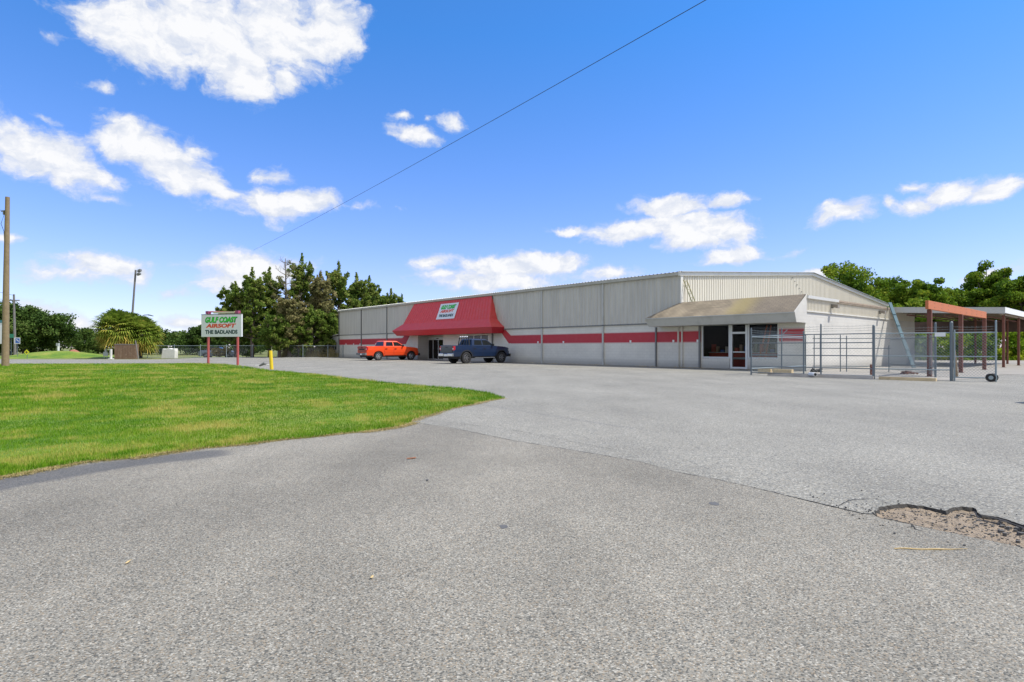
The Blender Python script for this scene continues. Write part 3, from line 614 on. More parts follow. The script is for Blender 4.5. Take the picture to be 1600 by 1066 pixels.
m = MB(); m.box(.9,1.0,.2,5,0,2.9); m.box(7,7.1,.2,5,0,2.9); m.box(.9,7.1,5,5.1,0,2.9); m.box(.9,7.1,.2,5,2.75,2.85); m.build('interior_wall', mat('shop_inner_wall',(.07,.065,.06),.9), B)
ic = MB(); r = random.Random(6)  # red counter, white trim and boxes added to stand in for window reflections
ic.box(1.2,6.2,1.5,1.9,.03,.95); io = ic.build('reflection_counter', mat('red_reflection_counter',(.55,.06,.04),.5,var=.5,scale=3), B)
ic = MB(); ic.box(1.2,6.2,1.44,1.49,.55,.68); ic.box(1.2,6.2,1.4,1.95,.96,1.0); ic.build('reflection_trim', MT['white'], io)
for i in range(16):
    x = 1.3+i*.32; h = r.uniform(.15,.6); MB().box(x,x+r.uniform(.1,.26),1.6,1.8,1.0,1.0+h).build('reflection_box', mat('reflection_colour_%d' % i,[(.6,.10,.06),(.5,.34,.22),(.10,.2,.55),(.7,.66,.6),(.2,.28,.1)][i % 5],.6), io)
# extension volume
ex = MB(); ex.box(XE-.2,XE,.2,21,0,3.3); ex.build('side_block_wall', MT['blockw'], B)
MB().box(.16,XE-.2,20.8,21,0,4.05).build('rear_block_wall', MT['block'], B); MB().box(.16,XE-.2,.2,.35,2.95,4.0).build('parapet', MT['block'], B)
eb = MB(); ribbed(eb, .12, 20.9, 3.36, 4.05, XE+.0, .2, .03, 'y', 1); eb.box(XE-.18,XE-.012,.12,20.9,3.31,4.05); eb.build('side_metal_band', MT['panelw'], B)
t = MB(); t.box(XE,XE+.07,.1,14.6,3.28,3.35); t.box(XE,XE+.05,.06,.12,3.35,4.08); t.build('band_flashing', MT['trimw'], B)
t = MB(); t.box(.16,XE-.02,-.0,20.95,4.06,4.14); t.build('flat_roof', MT['roof'], B)
t = MB(); t.prism([(XE-.02,4.0),(XE+.13,4.02),(XE+.16,4.17),(XE-.02,4.17)],1,.1,4.6); t.build('gutter', MT['white'], B)
t = MB(); t.box(XE-.02,XE+.06,4.6,14.6,4.06,4.16); t.box(XE+.002,XE+.09,4.6,14.4,3.98,4.02); t.build('rusty_gutter', mat('rusty_edge', (.34,.27,.2), .8, var=.4, scale=4), B)
for y in (3.7, 12.3):
    lo = MB(); lo.box(XE+.03,XE+.14,y-.07,y+.07,3.62,3.86); lo = lo.build('wall_lamp', MT['flash'], B, bevel=.01)
    MB().prism([(XE+.141,3.68),(XE+.42,3.6),(XE+.42,3.82),(XE+.141,3.86)],1,y-.13,y+.13).build('lamp_head', mat('lamp_housing',(.25,.22,.18),.6), lo)
# bolts in a diagonal row on the gable (old stair marks)
for i in range(9):
    y = 16.9+i*.46; z = 7.2-i*.27; MB().box(.042,.09,y,y+.16,z,z+.05).build('bracket', MT['flash'], B)
# storefront mansard
m = MB(); m.quad((0,0,4.24),(XE+.02,0,4.24),(XE+.02,-1.5,3.2),(-1.75,-1.5,3.2)); m.quad((0,0,4.24),(-1.75,-1.5,3.2),(-1.75,-.002,3.2)); m.box(0,XE+.02,0,.3,4.15,4.24)
m.build('shingle_awning', MT['shingle'], B)
m = MB(); m.quad((-1.75,-1.5,3.2),(XE+.02,-1.5,3.2),(XE+.02,-1.25,2.67),(-1.6,-1.25,2.67)); m.quad((-1.75,-1.5,3.2),(-1.6,-1.25,2.67),(-1.6,-.02,2.67),(-1.75,-.02,3.2))
m.quad((-1.6,-1.25,2.67),(XE+.02,-1.25,2.67),(XE+.02,-.02,2.67),(-1.6,-.02,2.67)); m.box(-1.78,XE+.03,-1.53,-1.5,3.15,3.205)
m.build('awning_fascia', MT['trim'], B)
MB().prism([(.1,4.24),(-1.5,3.22),(-1.25,2.66),(.1,2.66)],0,XE+.02,XE+.06).build('awning_end_panel', MT['blockw'], B)
# red entrance mansard
top, bend, eave, low = -.12, -.92, -1.5, -1.3
xs_ = dict(t=(-32.6,-19.4), b=(-33.5,-18.7), e=(-35.0,-17.7), l=(-34.3,-17.9))
def strip(m, xa, ya, za, xb, yb, zb, n=30, amp=0):
    vs = []; rr = random.Random(3)
    for i in range(n+1):
        t = i/n; j = (rr.random()-.5)*amp
        vs.append((xa[0]+(xa[1]-xa[0])*t, ya, za)); vs.append((xb[0]+(xb[1]-xb[0])*t, yb+j, zb+j*.5))
    m.add(vs, [(2*i, 2*i+1, 2*i+3, 2*i+2) for i in range(n)])
m = MB()
strip(m, xs_['t'], top, 5.95, xs_['b'], bend, 3.85); strip(m, xs_['b'], bend, 3.85, (-34.4,-18.2), -1.25, 3.42); strip(m, (-34.4,-18.2), -1.25, 3.42, xs_['e'], eave, 3.1)
for k, sx in ((0, -1), (1, 1)):
    m.quad((xs_['t'][k],top,5.95),(xs_['b'][k],bend,3.85),(xs_['b'][k],-.02,3.85),(xs_['t'][k],-.02,5.95))
    xm = (-34.4,-18.2)[k]
    m.quad((xs_['b'][k],bend,3.85),(xm,-1.25,3.42),(xm,-.02,3.42),(xs_['b'][k],-.02,3.85)); m.quad((xm,-1.25,3.42),(xs_['e'][k],eave,3.1),(xs_['e'][k],-.02,3.1),(xm,-.02,3.42))
m.box(-32.6,-19.4,-.12,-.045,5.95,5.97)
m.build('red_awning', MT['red'], B)
m = MB(); strip(m, xs_['e'], eave, 3.1, xs_['l'], low, 2.56, 1)
for k in (0, 1): m.quad((xs_['e'][k],eave,3.1),(xs_['l'][k],low,2.56),(xs_['l'][k],-.02,2.56),(xs_['e'][k],-.02,3.1))
m.quad((-34.3,low,2.56),(-17.9,low,2.56),(-17.9,-.02,2.56),(-34.3,-.02,2.56)); m.build('red_fascia', mat('red_fascia_paint',(.46,.022,.03),.45,var=.06), B)
m = MB()                                         # standing seams and hips
for i in range(1, 33):
    t = i/33; a = Vector((-32.6+13.2*t, top, 5.95)); b = Vector((-33.5+14.8*t, bend, 3.85)); m.bar(a+Vector((0,-.008,0)), b+Vector((0,-.008,0)), .035, .035)
m.bar((-19.4,top,5.95),(-18.7,bend,3.85),.07,.04); m.bar((-32.6,top,5.95),(-33.5,bend,3.85),.07,.04); m.bar((-18.7,bend,3.85),(-18.2,-1.25,3.42),.07,.04); m.bar((-18.2,-1.25,3.42),(-17.7,eave,3.1),.07,.04)
m.build('awning_seam', MT['red'], B)

# ------------------------------------------------------------------ lettering
def text(body, w, h, mats, parent, mtx, name='lettering', offset=.0, shear=0., outline=None):
    cu = bpy.data.curves.new('t', 'FONT'); cu.body = body; cu.size = 1; cu.extrude = .01; cu.offset = offset; cu.shear = shear; cu.align_x = 'CENTER'; cu.align_y = 'CENTER'; cu.resolution_u = 3
    to = bpy.data.objects.new('t', cu); COL.objects.link(to); dg_ = bpy.context.evaluated_depsgraph_get(); me = bpy.data.meshes.new_from_object(to.evaluated_get(dg_))
    bpy.data.objects.remove(to); bpy.data.curves.remove(cu)
    n = len(me.vertices); co = np.empty(n*3); me.vertices.foreach_get('co', co); co = co.reshape(-1, 3)
    for k, s in ((0, w), (1, h)):
        lo, hi = co[:, k].min(), co[:, k].max(); co[:, k] = (co[:, k]-(lo+hi)/2)/(hi-lo)*s
    co[:, 2] = (co[:, 2]+.01)*.4
    me.vertices.foreach_set('co', co.ravel()); me.transform(mtx); me.materials.clear(); me.materials.append(mats); me.name = name
    o = bpy.data.objects.new(name, me); COL.objects.link(o); o.parent = parent; return o
MT['tg'] = mat('letter_green', (.035,.60,.03), .5, var=.1); MT['tgd'] = mat('letter_dark_outline', (.01,.08,.03), .5); MT['to'] = mat('letter_orange_red', (.72,.085,.02), .5); MT['td'] = mat('letter_dark_green', (.01,.05,.045), .5)
MT['board'] = mat('sign_board_white', (.72,.73,.73), .5, var=.03)
def sign_words(parent, mtx, w, h):
    # mtx maps (x right, y up, z out) of the board centre
    T = lambda x, y, z=.0: mtx @ Matrix.Translation((x*w, y*h, z))
    text('GULF COAST', .80*w, .275*h, MT['tgd'], parent, T(.0, .265, .001), 'letter_outline', .06, .25)
    text('GULF COAST', .77*w, .235*h, MT['tg'], parent, T(-.003, .27, .008), 'lettering', .035, .25)
    text('AIRSOFT', .75*w, .19*h, MT['to'], parent, T(-.01, .0, .001), 'lettering', .05, .18)
    text('THE BADLANDS', .80*w, .185*h, MT['td'], parent, T(.0, -.28, .001), 'lettering', .045, 0)
# facade sign lies on the mansard slope
a = Vector((-25.75, -.235-.02, 5.66)); b = Vector((-25.75, -.83-.02, 4.09)); upv = (a-b).normalized(); xv = Vector((1,0,0)); zv = xv.cross(upv)
c = (a+b)/2+zv*.03; mtx = Matrix((( *[xv[0],upv[0],zv[0],c[0]],),( *[xv[1],upv[1],zv[1],c[1]],),( *[xv[2],upv[2],zv[2],c[2]],),(0,0,0,1)))
hh = (a-b).length; m = MB(); m.box(-1.55,1.55,-hh/2,hh/2,-.03,0); o = m.build('facade_sign', MT['board'], B); o.data.transform(mtx); 
sign_words(o, mtx, 3.1, hh)
# roadside sign
p0 = G(325.5, 570.5); p1 = G(371.5, 571.8); 
p1 = (p1[0]*p0[1]*1.0/p1[1]*.985, p0[1]*.985)
sx, sy = (p0[0]+p1[0])/2, (p0[1]+p1[1])/2; ang = math.atan2(p1[1]-p0[1], p1[0]-p0[0]); SY = sy
hw = math.hypot(p1[0]-p0[0], p1[1]-p0[1])/2; pxm = SY/F
SG = thing('roadside_sign', 'white roadside sign board on two faded red poles at lawn edge', 'sign', (sx, sy, 0), ang)
zt = lambda py: CAMH+(HOR-py)*pxm
for s_ in (-1, 1): MB().tube([(s_*hw,0,0),(s_*hw,0,zt(489 if s_ < 0 else 490))], .085, 12).build('pole', MT['signred'], SG, smooth=False)
bw_ = 37.2*pxm; m = MB(); cxs = .6*pxm
m.box(-bw_+cxs,bw_+cxs,-.2,-.09,zt(526.5),zt(492)); SB = m.build('sign_board', MT['board'], SG, bevel=.01)
fm = MB(); fm.box(-bw_+cxs,bw_+cxs,-.21,-.08,zt(491.9),zt(491.0)); fm.build('board_edge', MT['flash'], SG)
MB().tube([(-hw-.1,0.02,zt(486.8)),(hw+.15,0.02,zt(488.5))], .05, 8).build('top_pipe', MT['signred'], SG)
MB().box(-hw+.55,hw-.2,-.13,-.03,zt(490),zt(487.2)).build('lamp_tube', mat('cream_lamp',(.6,.55,.38),.5), SG)
for s_ in (-1, 1): MB().box(s_*hw-.13,s_*hw+.13,-.13,.13,zt(490.5),zt(486)).build('pole_cap', mat('purple_red_cap',(.3,.06,.14),.6), SG)
mt_ = Matrix(((1,0,0,cxs),(0,0,-1,-.2),(0,1,0,(zt(526.5)+zt(492))/2),(0,0,0,1)))
sign_words(SB, mt_, bw_*2, zt(492)-zt(526.5))
# yellow bollard and fallen pipe assembly
bx_, by_ = G(424.5, 577.5)
bo = MB().tube([(0,0,0),(-.07,0,CAMH+(HOR-548)*by_/F)], .1, 14).build('bollard', MT['yellow'], None, smooth=False); bo.location = (bx_, by_, 0); tag(bo, 'yellow steel bollard at the edge of the lawn right of the sign', 'bollard')
vx, vy = G(411, 577); VA = thing('water_valve', 'low white pipe valve assembly beside the yellow bollard', 'valve', (vx, vy, 0))
MB().tube([(-.45,0,0),(-.45,0,.22),(.45,0,.28),(.45,0,0)], .022, 8).build('pipe', MT['white'], VA)
MB().tube([(-.22,0,.2),(.1,0,.36),(.2,0,.3)], [.05,.09,.05], 8).build('valve_body', MT['flash'], VA)

# ------------------------------------------------------------------ vehicles
def hull(cols, secf, mb):
    secs = [secf(*c) for c in cols]; n = len(secs[0]); vs = [p for s_ in secs for p in s_]; fs = []
    for i in range(len(secs)-1):
        for j in range(n): fs.append((i*n+j, i*n+(j+1) % n, (i+1)*n+(j+1) % n, (i+1)*n+j))
    fs.append(tuple(range(n))); fs.append(tuple((len(secs)-1)*n+j for j in range(n))[::-1]); mb.add(vs, fs)
def interp(x, T):
    for (a, b), (c, d) in zip(T, T[1:]):
        if x <= c: return b+(d-b)*(x-a)/(c-a) if c > a else d
    return T[-1][1]
def wheel(parent, x, y, r, w, rimmat, name='wheel', spokes=6):
    e = bpy.data.objects.new(name, None); COL.objects.link(e); e.parent = parent; e.location = (x, y, r); e.empty_display_size = .2
    s = 1 if x > 0 else -1; T = MB(); n = 28; prof = [(-w/2,r*.62),(-w/2,r*.93),(-w*.38,r),(w*.38,r),(w/2,r*.93),(w/2,r*.64),(w*.2,r*.6),(-w*.2,r*.6)]
    vs = []; 
    for i in range(n):
        t = 6.2832*i/n; vs += [(a*s, b*math.cos(t), b*math.sin(t)) for a, b in prof]
    k = len(prof); T.add(vs, [(i*k+j, i*k+(j+1) % k, ((i+1) % n)*k+(j+1) % k, ((i+1) % n)*k+j) for i in range(n) for j in range(k)]); T.build('tyre', MT['black'], e, smooth=False)
    Rm = MB(); rr = r*.6
    for i in range(n):
        t = 6.2832*i/n; t2 = 6.2832*(i+1)/n
        Rm.quad((s*w*.42,rr*math.cos(t),rr*math.sin(t)),(s*w*.42,rr*math.cos(t2),rr*math.sin(t2)),(s*w*.46,rr*.88*math.cos(t2),rr*.88*math.sin(t2)),(s*w*.46,rr*.88*math.cos(t),rr*.88*math.sin(t)))
    for i in range(spokes):
        t = 6.2832*i/spokes; c, q = math.cos(t), math.sin(t); a = .16; b = .09
        Rm.add([(s*w*.44,rr*.1*c-b*rr*1.6*q,rr*.1*q+b*rr*1.6*c),(s*w*.44,rr*.1*c+b*rr*1.6*q,rr*.1*q-b*rr*1.6*c),(s*w*.44,rr*.93*c+a*rr*q,rr*.93*q-a*rr*c),(s*w*.44,rr*.93*c-a*rr*q,rr*.93*q+a*rr*c)],[(0,1,2,3)])
    Rm.tube([(s*w*.36,0,0),(s*w*.47,0,0)], rr*.22, 12); Rm.build('rim', rimmat, e)
    D = MB(); D.tube([(s*w*.05,0,0),(s*w*.2,0,0)], rr*.98, 20); D.build('brake_disc', MT['dark'], e)
def pickup(name, label, loc, rz, paint, tailpaint, trimm, rimm, lift=0., wr=.42, rack=False, sc=1.0, tyre=.29):
    V = thing(name, label, 'pickup truck', loc, rz); V.scale = (sc,)*3
    lo = .50+lift; Z = lambda z: z+lift
    def wz(z, y):
        z -= lift; w = interp(z, [(.35,.93),(.55,.965),(.85,1.0),(1.05,1.0),(1.3,.965),(1.5,.93)]); 
        w *= interp(y, [(-1.3,.97),(-.6,1),(3.6,1),(4.3,.95),(4.62,.82)]); return w
    topz = [(-1.25,1.36),(-.6,1.38),(.55,1.38),(2.85,1.36),(3.2,1.33),(4.1,1.27),(4.5,1.18),(4.62,1.02)]
    def sec(y, bed):
        zb = lo
        for ay in (0, 3.68):
            d = abs(y-ay)
            if d < .56: zb = max(zb, wr*.98+math.sqrt(.56**2-d*d)*.98+lift*.4)
        if y > 4.4: zb = max(zb, Z(.5))
        zt_ = Z(interp(y, topz)); rows = [zb+(zt_-zb)*k/5 for k in range(6)]
        right = [(wz(z, y), y, z) for z in rows]; w = wz(zt_, y); zi = Z(.85) if bed else zt_+.04
        right += [(w-.07, y, zt_+.012), (w-.10 if bed else w*.55, y, zi)]
        return [(-a, b, c) for a, b, c in right[::-1]]+right
    ys = []; y = -1.25
    while y < 4.62: ys.append(y); y += .07
    cols = [(y, y < .5 and y > -1.2) for y in ys]+[(4.62, False)]
    m = MB(); hull(cols, sec, m); bd = m.build('body', paint, V, smooth=False)
    m = MB(); m.box(-.8,.8,-1.1,4.3,Z(.34),lo+.05); m.box(-.72,.72,-.5,.5,.36,.9+lift); m.box(-.72,.72,3.2,4.15,.36,.9+lift); m.box(-.06,.06,-.3,.3,.3+lift*.3,.5+lift); m.build('chassis', MT['dark'], V)
    for s in (-1, 1):                      # wheel arch liners
        for ay in (0, 3.68):
            m = MB(); k = 12
            for rr, xx in ((.56,.006),):
                P1 = [(ay+.56*math.cos(math.pi*i/k), wr*.98+lift*.4+.56*.98*math.sin(math.pi*i/k)) for i in range(k+1)]
                P2 = [(ay+.63*math.cos(math.pi*i/k), wr*.98+lift*.4+.63*.98*math.sin(math.pi*i/k)) for i in range(k+1)]
                vs = [(s*(wz(q[1],q[0])+.012), q[0], q[1]) for q in P1]+[(s*(wz(q[1],q[0])+.008), q[0], q[1]) for q in P2]
                m.add(vs, [(i,i+1,k+2+i,k+1+i) for i in range(k)])
            m.build('wheel_arch', trimm if lift else paint, V)
    # greenhouse
    zb, zr = Z(1.37), Z(1.93); A = [(-.93,.58),(.93,.58),(.93,2.95),(-.93,2.95)]; Cc = [(-.70,.74),(.70,.74),(.68,2.12),(-.68,2.12)]
    m = MB(); m.add([(x,y,zb) for x,y in A]+[(x*1.02,y,zr-.05) for x,y in [(-.72,.70),(.72,.70),(.70,2.2),(-.70,2.2)]]+[(x*.93,y*1.0+(.05 if y<1 else -.07),zr+.0) for x,y in Cc],
        [(0,1,5,4),(1,2,6,5),(2,3,7,6),(3,0,4,7),(4,5,9,8),(5,6,10,9),(6,7,11,10),(7,4,8,11),(8,9,10,11)]); m.build('cab', paint, V, bevel=.02)
    def onside(s, y, f):                   # point on the slanted cab side
        x = .93+(.734-.93)*f; yy = y; return (s*(x+.006), yy, zb+(zr-.05-zb)*f)
    for s in (-1, 1):
        for P in ([(.80,.10),(1.60,.10),(1.60,.86),(.93,.86)], [(1.72,.10),(2.78,.10),(2.18,.86),(1.72,.86)]):
            m = MB(); vs = [onside(s, y, f) for y, f in P]; vs2 = [(v[0]-s*.02, v[1], v[2]) for v in vs]; m.add(vs+vs2, [(0,1,2,3),(4,7,6,5)]+[(i,(i+1)%4,4+(i+1)%4,4+i) for i in range(4)]); m.build('side_window', MT['glass'], V)
    def endq(name, ya, yb, s):
        f0, f1 = .12, .88; m = MB(); P = []
        for f, w0 in ((f0,.93),(f1,.93)):
            y = ya+(yb-ya)*f; w = (.93+(.734-.93)*f)-.09; z = zb+(zr-.05-zb)*f; P.append((w, y+s*.008, z))
        m.quad((-P[0][0],P[0][1],P[0][2]),(P[0][0],P[0][1],P[0][2]),(P[1][0],P[1][1],P[1][2]),(-P[1][0],P[1][1],P[1][2])); m.build(name, MT['glass'], V)
    endq('rear_window', .58, .70, -1); endq('windshield', 2.95, 2.2, 1)
    for s in (-1, 1):
        for (y0, y1) in ((.66,1.64),(1.68,2.86)):
            m = MB(); k = 6; zs = [lo+.08+(Z(1.33)-lo-.08)*i/k for i in range(k+1)]; vs = []
            for z in zs:
                ya = y0
                if y0 < 1: ya = y0+max(0, .1-(z-lo)*.2)
                vs += [(s*(wz(z,ya)+.007), ya, z), (s*(wz(z,y1)+.007), y1, z)]
            m.add(vs, [(2*i,2*i+1,2*i+3,2*i+2) for i in range(k)]); d = m.build('door', paint, V)
            h = MB().box(s*1.0 if s > 0 else -1.045, 1.045 if s > 0 else -1.0, y0+.06, y0+.27, Z(1.13), Z(1.17)).build('door_handle', trimm if lift else MT['black'], d)
            m = MB(); m.bar((s*(wz(Z(.6),y0-.02)+.002), y0-.02, lo+.08), (s*(wz(Z(1.0),y0-.02)+.002), y0-.02, Z(.95)), .012, .012); m.bar((s*(wz(Z(1.0),y0-.02)+.002), y0-.02, Z(.95)), (s*(wz(Z(1.33),y0-.02)+.002), y0-.02, Z(1.33)), .012, .012); m.build('door_seam', MT['dark'], V)
        MB().box(min(s*.95,s*1.16),max(s*.95,s*1.16),2.62,2.72,Z(1.36),Z(1.53)).build('side_mirror', MT['black'] if not lift else MT['black'], V, bevel=.02)
        tl = MB().box(min(s*.80,s*.975),max(s*.80,s*.975),-1.275,-1.10,Z(.98),Z(1.32)).build('tail_light', mat('tail_lens',(.45,.02,.03),.15,var=.2), V, bevel=.02)
        MB().box(min(s*.83,s*.95),max(s*.83,s*.95),-1.285,-1.276,Z(1.06),Z(1.16)).build('reverse_lens', mat('clear_lens',(.75,.7,.68),.2), tl)
        MB().box(min(s*.62,s*.86),max(s*.62,s*.86),4.42,4.63,Z(.92),Z(1.1)).build('headlight', mat('head_lens',(.5,.5,.5),.1), V, bevel=.03)
    tg = MB().box(-.79,.79,-1.285,-1.24,Z(.80),Z(1.37)).build('tailgate', tailpaint, V, bevel=.015)
    MB().box(-.55,.55,-1.29,-1.286,Z(1.02),Z(1.14)).build('tailgate_panel', MT['dark'] if not lift else tailpaint, tg)
    MB().box(-.14,.14,-1.305,-1.291,Z(1.2),Z(1.27)).build('tailgate_handle', MT['black'], tg)
    bp_ = MB().box(-.96,-.3,-1.42,-1.25,Z(.52),Z(.74)); bp_.box(.3,.96,-1.42,-1.25,Z(.52),Z(.74)); bp_.box(-.3,.3,-1.38,-1.25,Z(.50),Z(.70)); bp_ = bp_.build('rear_bumper', MT['chrome'] if lift else MT['flash'], V, bevel=.02)
    MB().box(-.16,.16,-1.392,-1.381,Z(.54),Z(.68)).build('number_plate', MT['white'], bp_)
    MB().box(-.95,.95,4.55,4.72,Z(.45),Z(.70)).build('front_bumper', MT['black'], V, bevel=.03); MB().box(-.55,.55,4.6,4.66,Z(.74),Z(1.06)).build('grille', MT['black'], V, bevel=.02)
    if rack:
        m = MB()
        for s in (-.75,.75): m.bar((s,.42,Z(1.36)),(s*.85,.46,Z(2.0)),.06,.06)
        m.bar((-.66,.46,Z(2.0)),(.66,.46,Z(2.0)),.07,.07)
        for i in range(5): m.bar((-.7+.35*i,.43,Z(1.42)),(-.62+.31*i,.46,Z(1.98)),.03,.03)
        rk_ = m.build('bed_rack', MT['black'], V)
        for x in (-.45,-.15,.15,.45): MB().tube([(x,.38,Z(2.08)),(x,.46,Z(2.08))], .06, 10).build('rack_lamp', mat('lamp_glass',(.7,.72,.75),.15), rk_)
        for s in (-1,1):
            m = MB(); m.bar((s*1.02,.75,Z(.40)),(s*1.02,2.85,Z(.40)),.12,.05); m.bar((s*.85,1.0,Z(.47)),(s*1.0,1.0,Z(.41)),.05,.04); m.bar((s*.85,2.6,Z(.47)),(s*1.0,2.6,Z(.41)),.05,.04); m.build('running_board', MT['chrome'], V)
    for x in (-.84,.84):
        for y in (0,3.68): wheel(V, x, y, wr, tyre, rimm)
    return V
def car_paint(name, col, metal=.0):
    m, n, l, b = nt(name); b.inputs['Base Color'].default_value = tuple(col)+(1,); b.inputs['Metallic'].default_value = metal; b.inputs['Roughness'].default_value = .32; b.inputs['Coat Weight'].default_value = .45; b.inputs['Coat Roughness'].default_value = .05; return m
MT['porange'] = car_paint('orange_car_paint', (.78,.07,.012)); MT['pblue'] = car_paint('navy_car_paint', (.006,.021,.065), .2); MT['porange_shade'] = car_paint('shaded_orange_tailgate', (.30,.035,.02)); MT['pblack'] = car_paint('charcoal_tailgate', (.03,.035,.045), .3)  # tailgate copy of the orange is darkened to paint in its shade
MT['rimsilver'] = mat('silver_rim',(.55,.55,.56),.25,.7,var=.05); MT['rimblack'] = mat('machined_black_rim',(.22,.22,.23),.3,.7)
# near (right side) rear wheels stand at these ground points; truck origin is the rear axle centre
def truck_loc(x, y): return (x-.659*.84, y+.752*.84, 0)
pickup('pickup_truck', 'bright orange crew cab pickup truck parked nose to the left of the entrance', truck_loc(-13.35,56.9), TH, MT['porange'], MT['porange_shade'], MT['black'], MT['rimsilver'], sc=1.02)
pickup('pickup_truck', 'lifted navy blue crew cab pickup truck with black rack and chrome bumper', truck_loc(-3.72,45.9), TH, MT['pblue'], MT['pblack'], MT['black'], MT['rimblack'], lift=.08, wr=.46, rack=True, sc=1.0, tyre=.33)
def sedan(label, loc, rz, paint, name='parked_car'):
    V = thing(name, label, 'car', loc, rz)
    topz = [(-.95,.78),(-.8,.95),(.0,1.0),(2.9,.95),(3.5,.82),(3.75,.6)]
    def sec(y, _):
        zb = .22
        for ay in (0,2.75):
            d = abs(y-ay)
            if d < .38: zb = max(zb, .3+math.sqrt(.38**2-d*d))
        zt_ = interp(y, topz); rows = [zb+(zt_-zb)*k/4 for k in range(5)]; f = interp(y,[(-.95,.85),(-.5,1),(3.1,1),(3.75,.8)])
        R_ = [((.86+.05*math.sin((z-.2)*3))*f, y, z) for z in rows]+[(.55*f, y, zt_+.03)]
        return [(-a,b,c) for a,b,c in R_[::-1]]+R_
    cols = [(-.95+.1*i,0) for i in range(48)]; m = MB(); hull(cols, sec, m); m.build('body', paint, V)
    m = MB(); m.add([(-.8,-.35,.97),(.8,-.35,.97),(.8,2.55,.95),(-.8,2.55,.95),(-.58,.25,1.42),(.58,.25,1.42),(.58,1.6,1.44),(-.58,1.6,1.44)],[(0,1,5,4),(1,2,6,5),(2,3,7,6),(3,0,4,7)]); m.build('windows', MT['glass'], V)
    MB().box(-.58,.58,.25,1.6,1.425,1.46).build('roof', paint, V, bevel=.02)
    for x in (-.76,.76):
        for y in (0,2.75): wheel(V,x,y,.31,.2,MT['rimsilver'])
    return V
p = G(318,558.2,-.1); sedan('silver blue car parked behind the far chain link fence', (-41.5,78.,-.1), R(-82), car_paint('silver_blue',(.25,.3,.36),.3))
sedan('dark car just outside the right edge, casting the small shadow on the asphalt', (15.95,12.65,0), R(90), car_paint('dark_car',(.03,.03,.035)))
# utility cabinet-like white tarp box by far fence
x, y = -42.8, 72.3
m = MB(); r = random.Random(4); P = [(-.9,0),(.82,0),(.85,.9),(.8,1.28),(.45,1.2),(.1,1.3),(-.4,1.22),(-.72,1.25),(-.78,.95)]; m.prism(P,1,-.35,.35); o = m.build('covered_trailer', mat('white_tarp',(.68,.67,.63),.7,var=.1,dirt=(.35,.36,.36),damt=.5,dscale=2,bump=.5,bscale=5), None, bevel=.06); o.location = (x,y-.8,-.1)
tag(o, 'low white tarp covered trailer in front of the far chain link fence', 'trailer')

# ------------------------------------------------------------------ chain link fences
def diag(mb, A, Bp, z0, z1, sp, r):
    A = Vector((A[0],A[1],0)); Bp = Vector((Bp[0],Bp[1],0)); L = (Bp-A).length; d = (Bp-A)/L; H = z1-z0
    k = -H
    while k < L:
        for s in (0, 1):
            u0, u1 = k, k+H; za, zb = (z0, z1) if s == 0 else (z1, z0)
            if u0 < 0: f = -u0/H; za = za+(zb-za)*f; u0 = 0
            if u1 > L: f = (L-u0)/(k+H-u0); zb = za+(zb-za)*f; u1 = L
            if u1-u0 > .02:
                mb.tube([A+d*u0+Vector((0,0,za)), A+d*u1+Vector((0,0,zb))], r, 3, False)
        k += sp
def fence(name, label, A, Bp, posts, rails, mesh=True, barbed=(), sp=.11, r=.0046, pr=.03, hp=2.1, matp=None, matr=None, group=None, cat='fence', z0=0.0, mz=(.12,1.85), rr=.021, fat=(), matw=None):
    A = Vector((A[0],A[1],0)); Bp = Vector((Bp[0],Bp[1],0)); L = (Bp-A).length; rz = math.atan2((Bp-A).y,(Bp-A).x)
    Fn = thing(name, label, cat, (A.x,A.y,z0), rz, group); matp = matp or MT['galv']; matr = matr or MT['galv']
    for i, u in enumerate(posts):
        h = hp[i] if isinstance(hp,(list,tuple)) else hp; q = pr*1.6 if i in fat else pr
        m = MB(); m.tube([(u*L,0,0),(u*L,0,h)], q, 10); m.tube([(u*L,0,h-.01),(u*L,0,h+.03)], [q*1.1,q*.5], 10); m.build('post', matp, Fn)
    for z in rails: MB().tube([(0,0,z),(L,0,z)], rr, 8).build('rail', matr, Fn)
    if mesh:
        m = MB(); diag(m, (0,.03), (L,.03), mz[0], mz[1], sp, r); m.build('wire_mesh', matw or MT['galv'], Fn)
    if barbed:
        m = MB()
        for z in barbed:
            k = int(L/.5)+1; m.tube([(L*i/k,0,z-.03*math.sin(math.pi*((i/k*len(posts))%1))) for i in range(k+1)], .004, 4)
            for i in range(int(L/.15)): m.bar((i*.15,-.015,z-.02),(i*.15+.01,.015,z+.02),.004,.004)
        m.build('barbed_wire', MT['galv'], Fn)
    return Fn
GF = 'galvanised fence runs round the yard'
F0 = (11.3,27.0); Fc = (16.05,31.2); F1 = (14.9,23.5); F2 = (17.1,22.2); F3 = (18.3,21.55)
fa = fence('chain_link_fence', 'chain link fence run from the free standing post to the shop corner, with barbed wire', F0, Fc, [0,.52,.99], [1.88,1.9-.1,.3], True, (2.0,2.1), hp=[2.18,2.25,2.0], r=.0024, matr=MT['galvl'], pr=.035)
MB().tube([(3.3,0,1.9),(3.3,-.28,2.2)], .018, 6).build('wire_arm', MT['galvl'], fa)
fb = fence('chain_link_fence', 'wide open pipe gate section with four dark rails in front of the white wall', F0, F1, [.46,.60,.995], [1.87,1.5,.95,.42,.12], True, (2.02,2.12,2.22), hp=[2.0,2.3,2.2], matp=MT['galv'], pr=.032, fat=(2,), sp=.13, r=.0018)
fc = fence('chain_link_fence', 'fine mesh fence panel between the two thickest blue grey posts', F1, F2, [.99], [1.87,.95,.42], True, (2.0,2.1), hp=[2.28], matr=MT['galvl'], fat=(0,), pr=.034)
